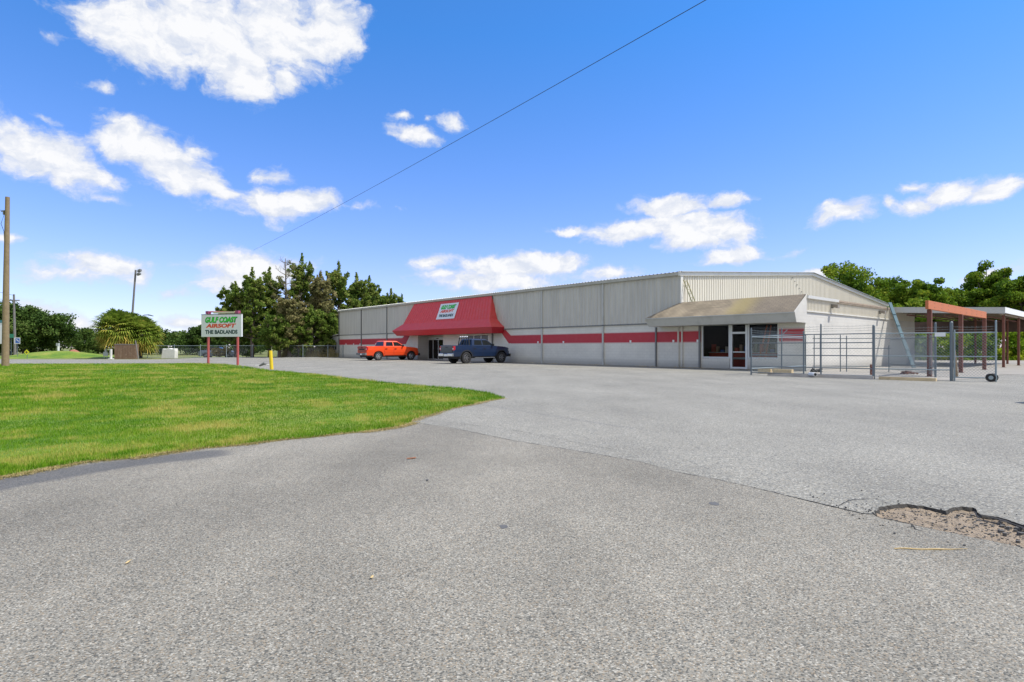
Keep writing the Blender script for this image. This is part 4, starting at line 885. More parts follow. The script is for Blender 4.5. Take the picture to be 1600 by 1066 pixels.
fd = fence('rolling_gate', 'short chain link gate leaf standing on a pair of small wheels at right', F2, F3, [.05,.97], [1.87,.95,.14], True, (2.0,2.1), hp=[1.95,2.3], matr=MT['galvl'], matp=MT['galvl'], pr=.03, cat='gate')
Lg = math.hypot(F3[0]-F2[0],F3[1]-F2[1])
for s in (-.11,.11):
    e = bpy.data.objects.new('wheel', None); COL.objects.link(e); e.parent = fd; e.location = (Lg-.22+(.12 if s>0 else 0),s,.16)
    m = MB(); m.tube([(0,-.04,0),(0,.04,0)], .155, 20); m.build('tyre', MT['black'], e, bevel=.015); MB().tube([(0,-.05,0),(0,.05,0)], .075, 14).build('rim', MT['galvl'], e)
MB().tube([(Lg-.25,-.12,.16),(Lg-.25,.14,.16)], .02, 6).build('axle', MT['galv'], fd)
fence('chain_link_fence', 'inner pipe fence close to the white side wall with paired posts', (16.15,30.7), (20.0,30.2), [.02,.10,.36,.44,.98], [1.78,1.25,.3], False, hp=[1.95,2.0,1.95,1.9,1.4], pr=.025)
fence('chain_link_fence', 'inner mesh fence behind the fence panel with the small white sign', (18.3,24.7), (20.0,30.2), [.0,.12], [1.75,.45], True, hp=[2.35,1.95], pr=.042, sp=.1)
o = MB().box(-.17,.17,-.012,.0,-.075,.075).build('warning_sign', MT['board']); o.location = (16.75,22.36,1.80); o.rotation_euler = (0,0,math.atan2(F2[1]-F1[1],F2[0]-F1[0])); tag(o, 'small white plate wired to the top rail of the fence', 'sign')
lp_ = MB(); lp_.tube([(0,0,0),(-.05,.02,.8),(-.16,.05,1.85)], [.07,.06,.05], 9); o = lp_.build('wooden_post', MT['wood']); o.location = (19.6,25.2,0); tag(o, 'crooked brown wooden post leaning left behind the rolling gate', 'post')
FF = fence('chain_link_fence', 'long distant chain link fence along the far verge between palms and cedars', (-49,71.6), (-24,74.5), [i/8 for i in range(9)], [1.62,.1], True, hp=1.75, pr=.035, sp=.16, r=.004, z0=-.1, mz=(.1,1.6), matr=MT['galvl'], matp=MT['galvl'])
FF = fence('chain_link_fence', 'far fence in front of the tall dry grass beside the building', (-24,74.5), (-17.0,77.5), [.25,.5,.75,1], [1.62], True, hp=1.75, pr=.035, sp=.16, r=.004, z0=-.1, mz=(.1,1.6), matr=MT['galvl'], matp=MT['galvl'])
# curbs, wheel stops, small things by the gate
def curb(label, A, Bp, w, h, m_, name='concrete_curb', cat='curb', grp=None):
    A = Vector((A[0],A[1],0)); Bp = Vector((Bp[0],Bp[1],0)); L = (Bp-A).length; m = MB(); n = max(2,int(L/.5)); r = random.Random(int(A.x*10)); secs = []
    for i in range(n+1):
        u = L*i/n; j = r.uniform(-.012,.012); secs.append([(u,-w/2+j,0.004),(u,-w/2+.03+j,h),(u,w/2-.03,h+j*.5),(u,w/2,0.004)])
    vs = [p for s in secs for p in s]; fs = [(i*4+j,i*4+(j+1)%4,(i+1)*4+(j+1)%4,(i+1)*4+j) for i in range(n) for j in range(4)]+[(0,1,2,3),tuple(n*4+j for j in (3,2,1,0))]
    m.add(vs, fs); o = m.build(name, m_, None); o.location = A; o.rotation_euler = (0,0,math.atan2((Bp-A).y,(Bp-A).x)); return tag(o, label, cat, grp)
curb('low weathered concrete curb with a yellowish left tip under the pipe gate', (11.95,26.6), (14.85,23.45), .34, .12, MT['conc'])
curb('pale yellow concrete curb segment under the fine mesh fence panel', (14.95,23.25), (16.3,21.95), .32, .12, MT['concy'])
curb('cream wheel stop lying behind the curb tip, left one of two', (12.35,28.6), (12.8,28.2), .3, .24, MT['concy'], 'wheel_stop', 'wheel stop')
curb('longer cream wheel stop beside the mid fence post, right one of two', (12.9,28.15), (13.5,27.5), .3, .24, MT['concy'], 'wheel_stop', 'wheel stop')
PB = thing('pipe_end', 'short white pipe end with black opening on the curb', 'pipe', (13.1,24.93,.13), 0)
MB().tube([(0,-.25,0),(0,.2,0)], .085, 14).build('pipe', MT['white'], PB); MB().tube([(0,-.256,0),(0,-.25,0)], .062, 14).build('pipe_opening', MT['black'], PB)
m = MB(); r = random.Random(7)
for i in range(9): a = r.random()*6.28; m.tube([(r.uniform(-.25,.25),r.uniform(-.15,.15),.02),(r.uniform(-.3,.3),r.uniform(-.15,.15),r.uniform(.08,.2)),(r.uniform(-.35,.35),r.uniform(-.15,.15),.03)], .05, 6)
o = m.build('hose_pile', MT['black']); o.location = (16.0,30.0,0); tag(o, 'coil of black hose on the ground at the white wall corner', 'hose')
m = MB()
for i in range(8): m.tube([(r.uniform(-.4,.4),r.uniform(-.2,.2),.02),(r.uniform(-.3,.3),r.uniform(-.15,.15),r.uniform(.06,.16)),(r.uniform(-.5,.5),r.uniform(-.2,.2),.03)], .03, 5)
o = m.build('scrap_pile', MT['rustpost']); o.location = (19.2,27.8,0); tag(o, 'small heap of rusty scrap behind the mesh fence panel', 'scrap')
o = MB().tube([(0,0,0),(0,0,.5)], .05, 8).build('steel_stub', MT['rustpost']); o.location = (16.9,26.9,0); tag(o, 'short rusty stub post behind the mesh fence panel', 'post')
# concrete pad of the yard
pad = [G(1262,586.5),G(1366,591),G(1470,594.5),(17.3,22.6),G(1553,590),G(1562,585),G(1640,586.5),(75,32),(75,75),(28,75),Lw(XE+.02,21)[:2],Lw(XE+.02,.1)[:2]]
struct(sheet(pad, None, [], lambda x, y: .008).build('concrete_yard', MT['pad']))

# ------------------------------------------------------------------ yard posts, beam, canopy
def PU(t, u, z=0): return Lw(XE+u, t, z)
for i, t_ in enumerate((-2.3, 3.6, 9.4, 15.4, 21.2)):
    x, y, _ = PU(t_, 6.2); h = 2.98 if i < 3 else 3.42
    q = thing('steel_column', ['wide rust red column nearest the gate, carrying the low end of the orange beam','rust red column under the middle of the orange beam','rust red column at the far end of the orange beam','rust red column under the near corner of the grey canopy','rightmost rust red column under the canopy edge'][i], 'column', (x,y,0), TH)
    w = .085 if i < 3 else .07
    MB().box(-w,w,-w,w,.02,h).build('shaft', MT['rustpost'], q, bevel=.01); MB().box(-w-.05,w+.05,-w-.05,w+.05,0.009,.02).build('base_plate', MT['rustpost'], q)
a = PU(-2.75,6.2); b = PU(9.7,6.2); bm_ = MB(); bm_.box(-.06,.06,0,12.4,2.985,3.36); BMo = thing('timber_beam', 'bright orange beam spanning three rust red columns', 'beam', (a[0],a[1],0), TH)
bm_.build('beam', MT['orangeb'], BMo, bevel=.008); m = MB()
for i in range(9):
    for z in (3.08,3.27): m.box(.061,.07,1.0+i*1.25,1.04+i*1.25,z,z+.03)
m.build('bolt', MT['flash'], BMo)
Cn = thing('open_canopy', 'grey flat roofed canopy on rust red columns behind the fence', 'canopy', (BX,BY,0), TH)
x0, x1, y0, y1 = XE+.03, XE+6.35, 14.65, 28.0
m = MB(); m.add([(x0,y0,4.16),(x1,y0,3.82),(x1,y1,3.82),(x0,y1,4.16),(x0,y0,4.08),(x1,y0,3.74),(x1,y1,3.74),(x0,y1,4.08)],[(0,1,2,3),(4,7,6,5),(0,4,5,1),(1,5,6,2),(2,6,7,3),(3,7,4,0)]); m.build('roof_deck', MT['roof'], Cn)
m = MB(); m.add([(x0,y0-.03,4.2),(x1+.03,y0-.03,3.86),(x1+.03,y0-.03,3.46),(x0,y0-.03,3.8),(x0,y0,4.2),(x1+.03,y0,3.86),(x1+.03,y0,3.46),(x0,y0,3.8)],[(0,1,2,3),(4,7,6,5),(0,4,5,1),(1,5,6,2),(2,6,7,3),(3,7,4,0)]); m.build('front_fascia', MT['trim'], Cn)
MB().box(x1,x1+.04,y0,y1,3.5,3.87).build('side_fascia', MT['white'], Cn)
m = MB()
for i in range(11):
    y = y0+.6+i*1.2; m.bar((x0+.05,y,3.98),(x1-.05,y,3.64),.06,.2)
m.bar((x1-.2,y0+.1,3.46),(x1-.2,y1,3.46),.12,.14); m.build('rafter', mat('rafter_wood',(.3,.24,.17),.8), Cn)
MB().box(.3,x1-.1,y1-.3,y1-.1,2.55,3.55).build('end_header', mat('dark_brown_header',(.09,.06,.045),.9), Cn)
m = MB()
for k in range(1,6): m.box(x0+k*1.05-.05,x0+k*1.05+.05,y0+.1,y1,3.62-k*.06,3.70-k*.06)
m.build('purlin', MT['rustpost'], Cn)
for t_ in (27,): MB().box(x1-.3,x1-.1,t_-.1,t_+.1,.01,3.38).build('column', MT['rustpost'], Cn)
# posts along the far side of the yard
for t_, u_, lab in ((24.5,3.2,'thin dark post deep under the canopy, left of the pair'),(25.5,5.0,'thin dark post deep under the canopy, right of the pair')):
    x, y, _ = PU(t_,u_); o = MB().box(-.05,.05,-.05,.05,0.01,3.6).build('steel_post', MT['rustpost']); o.location = (x,y,0); tag(o, lab, 'post')
TB = thing('leaning_beam', 'teal painted steel beam leaning against the white wall corner', 'beam')
a = Vector((25.6,36.4,.02)); b = Vector((26.95,40.75,4.5)); m = MB(); m.bar(a,b,.17,.035); d = (b-a).normalized(); xx = d.cross(Vector((0,0,1))).normalized(); yy = d.cross(xx)
for s in (-1,1): m.bar(a+xx*s*.085+yy*.03, b+xx*s*.085+yy*.03, .02, .09)
m.build('channel', MT['teal'], TB); m = MB()
for f in (.25,.5,.62,.8): c = a+(b-a)*f; m.bar(c-d*.06-yy*.03, c+d*.06-yy*.03, .19, .05)
m.build('bracket', MT['teal'], TB)
# ladder on the extension roof
LD = thing('ladder', 'yellow green aluminium ladder leaning on the gable above the shingle awning', 'ladder', (BX,BY,0), TH); MT['ladder'] = mat('ladder_metal',(.33,.31,.17),.5,.2)
for y in (.22,.62): MB().bar((.75,y,4.15),(.08,y,5.75),.03,.06).build('side_rail', MT['ladder'], LD)
m = MB()
for i in range(6): f = (i+.5)/6; m.bar((.75-.67*f,.22,4.15+1.6*f),(.75-.67*f,.62,4.15+1.6*f),.025,.025)
m.build('rung', MT['ladder'], LD)

LI = thing('ladder', 'orange step ladder added behind the right shop window, standing in for reflections', 'ladder', (BX,BY,0), TH); MT['reflorange'] = mat('orange_reflection_ladder',(.75,.16,.03),.5)  # ladder added to stand in for reddish reflections in the glass
for x0_, x1_ in ((4.75,5.35),(5.15,5.6)): MB().bar((x0_,.75,.05),(x1_,.75,2.6),.05,.07).build('side_rail', MT['reflorange'], LI)
m = MB()
for i in range(7): f = (i+.6)/8; m.bar((4.75+.6*f,.75,.05+2.55*f),(5.15+.45*f,.75,.05+2.55*f),.04,.03)
m.build('rung', MT['reflorange'], LI)
# ------------------------------------------------------------------ poles and street furniture
def Pw(px, Y, z=0): return ((px-800)/F*Y, Y, z)
def Zp(py, Y): return CAMH+(HOR-py)*Y/F
UP = thing('utility_pole', 'tall brown wooden utility pole at the left edge of the lawn', 'utility pole', Pw(9.5,38.8))
m = MB(); m.tube([(-.05,0,0),(.0,0,5),(.1,0,Zp(308,38.8))], [.21,.175,.125], 14); m.build('pole', MT['wood'], UP)
m = MB(); m.box(-.16,-.06,-.08,.0,10.3,10.6); m.tube([(-.06,-.1,10.55),(-.25,-.1,10.5)], .03, 6); m.build('insulator', MT['flash'], UP)
m = MB(); m.tube([(-.1,0,10.55),(-.9,0,10.75),(-3,.5,11.3),(-7,1,12)], .015, 5); m.tube([(-.1,0,10.4),(-.35,0,9.7),(-.15,0,9.2),(-.12,0,8.5)], .015, 5); m.build('cable', MT['black'], UP)
U2 = thing('utility_pole', 'grey distant utility pole just right of the near wooden pole', 'utility pole', Pw(23.5,76,-.1))
MB().tube([(0,0,0),(-.15,0,Zp(460,76)+.1)], .17, 10, r2=.11).build('pole', MT['woodg'], U2); MB().box(-1.0,.6,-.06,.06,7.6,7.72).build('cross_arm', MT['woodg'], U2)
m = MB(); m.tube([(-.1,0,8.3),(-.6,-10,9.5),(-1.2,-25,10.2)], .02, 5); m.tube([(-.1,0,7.7),(-8,0,8.2),(-20,0,8.6)], .02, 5); m.build('cable', MT['black'], U2)
# signs
def signpost(name, label, px, Y, zb, pt, w, h, face, extra=None, ph=None):
    T_ = thing(name, label, 'sign', Pw(px,Y,-.1)); zc = Zp(pt,Y)+.1
    MB().tube([(0,.04,0),(0,.04,zc+(h/2 if ph is None else ph))], .03, 6).build('post', MT['galv'], T_)
    o = MB().box(-w/2,w/2,-.02,.0,zc-h/2,zc+h/2).build('sign_panel', face, T_)
    return T_, zc, o
T_, zc, o = signpost('street_sign', 'green street name sign beside the near wooden pole', 17, 74, 0, 525, .75, .5, mat('sign_green',(.02,.22,.13),.4))
T_, zc, o = signpost('traffic_sign', 'blue and white square sign on the grey pole', 27, 73, 0, 532.5, .75, .8, MT['board'])
MB().box(-.22,.32,-.026,-.0205,zc-.3,zc+.3).build('blue_field', mat('sign_blue',(.03,.12,.45),.4), o); MB().bar((-.1,-.03,zc+.15),(.2,-.03,zc-.1),.006,.1).build('symbol', MT['board'], o)
T_, zc, o = signpost('warning_sign', 'small bright yellow diamond sign low on the far verge', 42, 70, 0, 550.5, .01, .01, MT['yellow'], ph=.1)
m = MB(); m.prism([(-.33,zc),(0,zc-.33),(.33,zc),(0,zc+.33)],1,-.04,-.025); m.build('diamond_panel', mat('sign_yellow_green',(.75,.75,.02),.4), o)
m = MB(); m.box(-.14,.14,-.046,-.0405,zc-.04,zc+.04); m.box(-.04,.04,-.047,-.0405,zc-.14,zc+.14); m.build('symbol', MT['black'], o)
T_, zc, o = signpost('shop_sign', 'tall white panel sign cut by the left edge of the photo', -3, 74, 0, 521, 1.3, 2.7, MT['board']); MB().box(-.75,.75,-.05,.05,zc+1.36,zc+1.7).build('sign_cap', mat('teal_cap',(.05,.2,.22),.5), T_)
x, y, _ = Pw(91,78); T_ = thing('marker_post', 'white marker post with square head on top of the grass mound', 'post', (x,y,.2))
m = MB(); m.box(-.1,.1,-.1,.1,-.2,1.3); m.build('post', MT['white'], T_); MB().box(-.2,.12,-.14,.14,1.3,1.68).build('head', mat('grey_box',(.4,.42,.42),.5), T_)
# grass mound and red dirt heap
def mound(name, cx, cy, rx, ry, h, m_, z0=-.1):
    m = MB(); n = 24; k = 7; vs = [(cx,cy,z0+h)]
    for i in range(1,k+1):
        f = i/k
        for j in range(n):
            t = 6.2832*j/n; q = 1+.12*math.sin(3*t+1); vs.append((cx+rx*f*q*math.cos(t), cy+ry*f*q*math.sin(t), z0-.02+h*(.5+.5*math.cos(math.pi*f))))
    fs = [(0,1+j,1+(j+1)%n) for j in range(n)]+[(1+i*n+j,1+i*n+(j+1)%n,1+(i+1)*n+(j+1)%n,1+(i+1)*n+j) for i in range(k-1) for j in range(n)]
    m.add(vs, fs); return struct(m.build(name, m_, None, smooth=True))
mound('grass_mound', (90-800)/F*78, 78, 9.5, 7, .95, MT['lawn']); mound('dirt_mound', (115-800)/F*88, 88, 1.9, 1.5, 1.1, mat('red_clay',(.3,.12,.08),.95,var=.2))
# palms
def palm(label, px, Y, cz, rad, trunk_h, seed, grp='cabbage palms behind the far road'):
    r = random.Random(seed); T_ = thing('palm_tree', label, 'palm tree', Pw(px,Y,-.1), r.random()*6, grp)
    MB().tube([(0,0,0),(.05,0,trunk_h)], .19, 12).build('trunk', MT['bark'], T_)
    V = []; tint = []
    for i in range(120):
        a = i*2.39996+r.uniform(-.2,.2); f = (i+.5)/120; elv = R(86-f*140)   # from upright to drooping
        L1 = rad*r.uniform(.48,.62); base = Vector((0,0,trunk_h-.1)); d = Vector((math.cos(a)*math.cos(elv), math.sin(a)*math.cos(elv), math.sin(elv))); tip = base+d*L1
        side = Vector((-math.sin(a),math.cos(a),0)); nrm = side.cross(d)
        V += [base-side*.02, base+side*.02, tip+side*.015, tip-side*.015]; tint.append(.7)
        fr_ = rad*r.uniform(.40,.5); age = f
        for k in range(16):
            q = (k/15-.5)*R(230); dd = (d*math.cos(q)+side*math.sin(q)); l_ = fr_*(1-.25*abs(q)/2)*r.uniform(.85,1.1); w = .085
            p2 = tip+dd*l_*.55+nrm*.06*abs(math.sin(q)); p3 = tip+dd*l_+Vector((0,0,-.28*l_-.12*r.random())); wv = dd.cross(nrm)*w
            V += [tip-wv*.4, p2-wv, p3, p2+wv]; tint.append(.35+.45*age*age+.35*(r.random()-.5)+(.25 if (age > .75 and r.random() < .5) else 0))
    o = bpy.data.objects.new('crown', raw_mesh('crown', np.array([tuple(v) for v in V]), 4, np.array(tint), [MT['palm']])); COL.objects.link(o); o.parent = T_; return T_
MT['palm'] = leaf_mat('palm_frond', (.09,.16,.015), (.24,.31,.045), (.55,.42,.09), .4, .5)
palm('full rounded palm with drooping fan fronds, left of the touching pair', 182, 71, 0, 3.0, 3.7, 1); palm('slightly lower palm with yellowing fronds, right of the touching pair', 220, 72.5, 0, 2.9, 3.1, 2); palm('small palm crown tucked behind the touching pair', 201, 75, 0, 2.7, 3.9, 5)
BXo = thing('wooden_enclosure', 'brown board enclosure standing under the palms', 'enclosure', Pw(198,69,-.1), R(18))
for (x0_,x1_,y0_,y1_,nm) in ((-1.1,1.1,-.6,-.55,'front_panel'),(-1.1,-1.05,-.55,.6,'side_panel'),(1.05,1.1,-.55,.6,'side_panel')):
    m = MB(); n = 8
    for i in range(n):
        if x1_-x0_ > 1: m.box(x0_+(x1_-x0_)*i/n+.008,x0_+(x1_-x0_)*(i+1)/n-.008,y0_,y1_,0,1.8+.05*math.sin(i*7))
        else: m.box(x0_,x1_,y0_+(y1_-y0_)*i/n+.008,y0_+(y1_-y0_)*(i+1)/n-.008,0,1.8+.05*math.sin(i*5))
    m.build(nm, MT['crate'], BXo)
MB().box(-1.1,1.1,-.62,-.6,1.72,1.8).build('top_rail', MT['woodg'], BXo)
x, y, _ = Pw(213,67.5); o = MB().bar((-.35,0,0),(.0,0,0),.01,.01); o = MB().tube([(.25,0,0),(-.3,.3,2.2)], .06, 7).build('leaning_pole', MT['woodg']); o.location = (x,y,-.1); tag(o, 'pale pole leaning against the brown board enclosure', 'pole')
x, y, _ = Pw(173.5,68); o = MB().box(-.09,.09,-.09,.09,0,1.2).box(-.25,.3,-.2,.2,0,.08).build('marker_post', MT['white']); o.location = (x,y,-.1); tag(o, 'short white post with flat foot left of the board enclosure', 'post')
x, y, _ = Pw(165,70); o = MB().box(-.28,.28,-.03,.03,.35,.85).box(-.2,-.15,-.02,.02,0,.35).box(.15,.2,-.02,.02,0,.35).box(-.1,.12,-.03,.03,.86,1.25).build('yard_sign', mat('pale_sign',(.45,.5,.5),.6)); o.location = (x,y,-.1); tag(o, 'small pale yard sign on two legs left of the palms', 'sign')
FL = thing('floodlight_pole', 'leaning grey pole with two floodlights rising behind the palms', 'light pole', Pw(203,84,-.1))
zt2 = Zp(421,84); MB().tube([(-.1,0,0),(.85,0,zt2)], .17, 10, r2=.12).build('pole', MT['woodg'], FL)
for dx, dz in ((.45,-.15),(.35,-.65)):
    m = MB(); m.tube([(.85,0,zt2+dz),(.85+dx,0,zt2+dz)], .035, 6); m.build('arm', MT['flash'], FL); MB().prism([(.85+dx-.1,zt2+dz-.18),(.85+dx+.35,zt2+dz+.0),(.85+dx+.3,zt2+dz+.28),(.85+dx-.05,zt2+dz+.18)],1,-.2,.2).build('floodlight', MT['flash'], FL)
SL = thing('street_lamp', 'small cobra head street lamp showing right of the palm crowns', 'street lamp', Pw(221,95,-.1)); zl = Zp(492.5,95)+.1
MB().tube([(0,0,0),(0,0,zl-.4),(.4,0,zl),(1.2,0,zl+.05)], .07, 8).build('pole', MT['galv'], SL); MB().prism([(1.1,zl-.05),(1.9,zl-.2),(1.9,zl-.08),(1.2,zl+.12)],1,-.16,.16).build('lamp_head', MT['galv'], SL)
# overhead cable across the sky
m = MB(); A_ = Vector(Pw(396,62,Zp(391,62))); B_ = Vector((7.9,8.2,9.2)); pts = []
for i in range(41):
    t = i/40; p = A_+(B_-A_)*t; p.z -= 4*.22*t*(1-t); pts.append(p)
m.tube(pts, .009, 5); o = m.build('overhead_cable', MT['black']); tag(o, 'single thin black cable crossing the sky diagonally', 'cable')

# ------------------------------------------------------------------ trees
def leaf_quads(C, rad, per, size, rs, up=.4, vert=1.0):
    """leaf faces scattered round clump centres C (k,3) with radii (k,3)"""
    k = len(C); n = k*per; c = np.repeat(C, per, 0); rd = np.repeat(rad, per, 0)
    d = rs.randn(n,3); d /= np.linalg.norm(d,axis=1)[:,None]; p = c+d*rd*(rs.rand(n)**.45)[:,None]
    a = rs.randn(n,3); a[:,2] += vert*.6; a /= np.linalg.norm(a,axis=1)[:,None]; nrm = d*1.0+rs.randn(n,3)*.7; nrm[:,2] += up
    b = np.cross(nrm,a); b /= np.linalg.norm(b,axis=1)[:,None]+1e-9; s = (size*(.6+.8*rs.rand(n)))[:,None]
    v = np.stack([p-a*s*.5, p+b*s*.33, p+a*s*.6, p-b*s*.33],1)
    ct = np.repeat(rs.rand(k), per); t = .5+.35*(ct-.5)+.5*(rs.rand(n)-.5)
    return v.reshape(-1,3), t
def tree(name, label, px, Y, top_py, rad, kind, seed, leafm, group=None, z0=-.1, cat='tree', dens_=1.0, leaf=.22, base_f=.1):
    rs = np.random.RandomState(seed); r = random.Random(seed); H = Zp(top_py,Y)-z0
    T_ = thing(name, label, cat, Pw(px,Y,z0), 0, group); m = MB()
    if kind == 'cedar':
        m.tube([(0,0,0),(.1*r.uniform(-1,1),0,H*.5),(0,0,H*.93)], [.26,.16,.03], 8)
        C = []; Rd = []; nb = int(58*dens_)
        lead = [(0,0,H)]+[(rad*.42*math.cos(k*2.1+seed)*r.uniform(.6,1.2), rad*.42*math.sin(k*2.1+seed)*r.uniform(.6,1.2), H*r.uniform(.78,.95)) for k in range(3)]
        for (lx, ly, lz) in lead:
            m.tube([(0,0,H*.35),(lx*.6,ly*.6,lz*.6),(lx,ly,lz-.3)], [.12,.08,.02], 5)
            for k in range(6):
                q = k/6; w = .16+.75*q*r.uniform(.7,1.2)*min(1,rad/2.6); C.append((lx+r.uniform(-.2,.2)*q,ly+r.uniform(-.2,.2)*q,lz-.15-q*2.3)); Rd.append((w,w,.42))
        for i in range(nb):
            f = base_f+(.86-base_f)*((i+.5)/nb); env = rad*(1-max(0,f-.25)**1.5*1.05)*r.uniform(.45,1.15); a = i*2.4+r.uniform(-.5,.5)
            tip = Vector((math.cos(a)*env, math.sin(a)*env, H*f+env*r.uniform(.1,.5))); m.tube([(0,0,H*f*.9), tip*.6+Vector((0,0,H*f*.36)), tip], [.07,.045,.015], 4)
            for s in range(3):
                q = .5+.22*s+r.uniform(-.06,.06); w = r.uniform(.28,.62)*(1.1-.35*s); C.append((tip.x*q+r.uniform(-.3,.3),tip.y*q+r.uniform(-.3,.3),H*f*.9+(tip.z-H*f*.9)*q+.15)); Rd.append((w,w,w*r.uniform(.5,.8)))
            for s in range(3): C.append((tip.x+r.uniform(-.5,.5),tip.y+r.uniform(-.5,.5),tip.z+r.uniform(-.1,.4))); Rd.append((.3,.3,r.uniform(.2,.45)))
        per = int(38*dens_)
    elif kind == 'dead':
        C = []; Rd = []; m.tube([(0,0,0),(.1,0,H*.5),(0,0,H)], [.26,.18,.05], 8)
        for i in range(26):
            f = .35+.63*i/26; a = i*2.4; l_ = rad*(1.15-f)*r.uniform(.8,1.5); b0 = Vector((0,0,H*f)); t0 = b0+Vector((math.cos(a)*l_,math.sin(a)*l_,l_*.55)); m.tube([b0,(b0+t0)/2+Vector((0,0,-.1)),t0], [.07,.04,.012], 5)
            for j in range(4):
                p_ = b0+(t0-b0)*r.uniform(.35,1); m.tube([p_, p_+Vector((r.uniform(-.5,.5),r.uniform(-.5,.5),r.uniform(.1,.7)))], .014, 3)
            if f < .72 or i % 3 == 0: C.append(tuple(t0*.8)[:2]+(t0.z,)); Rd.append((.5,.5,.4))
        per = 60
    else:                                   # broadleaf, round and lumpy
        m.tube([(0,0,0),(.2,0,H*.3),(.1,.2,H*.6)], [.4,.3,.14], 10); C = []; Rd = []; nb = int(105*dens_)
        for i in range(nb):
            d = Vector((r.gauss(0,1),r.gauss(0,1),r.gauss(0,1))).normalized(); q = r.random()**.35; ch = H*(1-base_f)
            lump = 1+.22*math.sin(d.x*4+seed)+.18*math.sin(d.y*5+seed*2)
            p_ = Vector((d.x*rad*q*lump, d.y*rad*q*lump, H*base_f+ch/2+d.z*ch*.46*q)); w = rad*r.uniform(.14,.32); C.append(tuple(p_)); Rd.append((w,w,w*.75))
            if i % 4 == 0: m.tube([(0.1,0,H*r.uniform(.25,.55)), p_*.5+Vector((0,0,H*.22)), p_], [.13,.08,.02], 5)
        per = int(210*dens_)
    m.build('trunk', MT['barkg'] if kind == 'dead' else MT['bark'], T_)
    if C:
        v, t = leaf_quads(np.array(C), np.array(Rd), per, leaf, rs); o = bpy.data.objects.new('crown', raw_mesh('crown', v, 4, t, [leafm])); COL.objects.link(o); o.parent = T_
    return T_
MT['cedar'] = leaf_mat('cedar_foliage', (.06,.115,.018), (.16,.235,.036), (.35,.37,.10), .42, .3)
MT['cedarb'] = leaf_mat('brownish_cedar_foliage', (.11,.115,.045), (.25,.235,.09), (.40,.34,.16), .4, .3)
MT['vine'] = leaf_mat('vine_covered_foliage', (.05,.11,.012), (.15,.25,.018), (.34,.38,.035), .35, .28)
MT['oak'] = leaf_mat('oak_foliage', (.035,.07,.014), (.07,.125,.022), (.15,.2,.05), .25, .2)
CG = 'cedars behind the far end of the building'
ced = [(368,442,78,2.7,'shortest cedar at the left end of the cedar row'),(394,421,76,2.9,'broad cedar behind the right pole of the roadside sign'),(421,419,80,2.6,'cedar just left of the bare dead tree'),(472,398,82,2.5,'tallest pointed cedar, right of the bare dead tree'),
       (452,462,75,2.4,'low cedar in front of the bare dead tree'),(501,424,80,2.4,'narrow cedar between the two tallest ones'),(529,409,84,2.9,'second tallest cedar with dense dark crown'),(557,428,88,2.6,'cedar right of the dense dark one'),
       (577,432,92,2.2,'cedar whose top clears the left corner of the building roof'),(592,452,96,2.3,'small cedar top over the building roof, third from right'),(611,452,98,2.0,'small cedar top over the building roof, second from right'),(628,462,100,1.9,'rightmost small cedar top over the building roof'),
       (436,492,74,2.3,'low cedar above the yellow bollard'),(487,478,77,2.8,'bushy cedar left of the building annex'),(513,488,79,2.2,'low cedar touching the building annex')]
for i, (px, tp, Y, rd, lab) in enumerate(ced):
    tree('cedar_tree', lab, px, Y, tp, rd, 'cedar', 10+i, MT['cedarb'] if i in (4,5) else MT['cedar'], CG, dens_=1.0, leaf=.28, base_f=.22 if i in (1,3,5,6,7) else .14)
tree('dead_tree', 'bare grey dead tree rising among the cedars', 446, 79, 404, 3.2, 'dead', 77, MT['cedarb'], leaf=.2)
RG = 'vine covered trees behind the yard canopy'
rt = [(1340,462,70,3.2,'low bush like tree directly behind the right slope of the gable'),(1432,466,70,3.4,'low tree between the teal beam and the first column'),(1322,404,78,4.6,'large dark round tree right of the gable ridge'),(1352,420,82,3.6,'tree just right of the large dark round one'),(1385,432,80,4.2,'tree above the top of the teal beam'),(1416,440,76,3.4,'low tree between teal beam and orange beam'),(1448,428,74,3.2,'pointed tree above the left end of the orange beam'),
      (1480,452,80,4.2,'low tree above the middle of the orange beam'),(1515,446,84,4.4,'broad tree left of the tall ragged one'),(1545,404,78,2.9,'tall ragged tree with a leaning tip'),(1575,428,76,4.0,'tree right of the tall ragged one'),(1606,420,72,3.6,'tree cut by the right edge of the photo'),(1650,430,74,4.5,'tree outside the right edge, behind the canopy end')]
for i, (px, tp, Y, rd, lab) in enumerate(rt):
    tree('broadleaf_tree', lab, px, Y, tp, rd, 'round', 40+i, MT['vine'], RG, leaf=.3, base_f=.12 if rd > 3 else .2, dens_=1.0)
tree('oak_tree', 'big dark spreading tree behind the near wooden pole', 38, 104, 474, 6.2, 'round', 91, MT['oak'], leaf=.38, base_f=.1, dens_=1.2)
tree('oak_tree', 'dark spreading tree cut by the left edge of the photo', -8, 108, 480, 6, 'round', 92, MT['oak'], leaf=.4, base_f=.05)
tree('oak_tree', 'darker tree rising above the far wood left of the roadside sign', 318, 104, 509, 2.6, 'round', 93, MT['oak'], leaf=.35, base_f=.0)
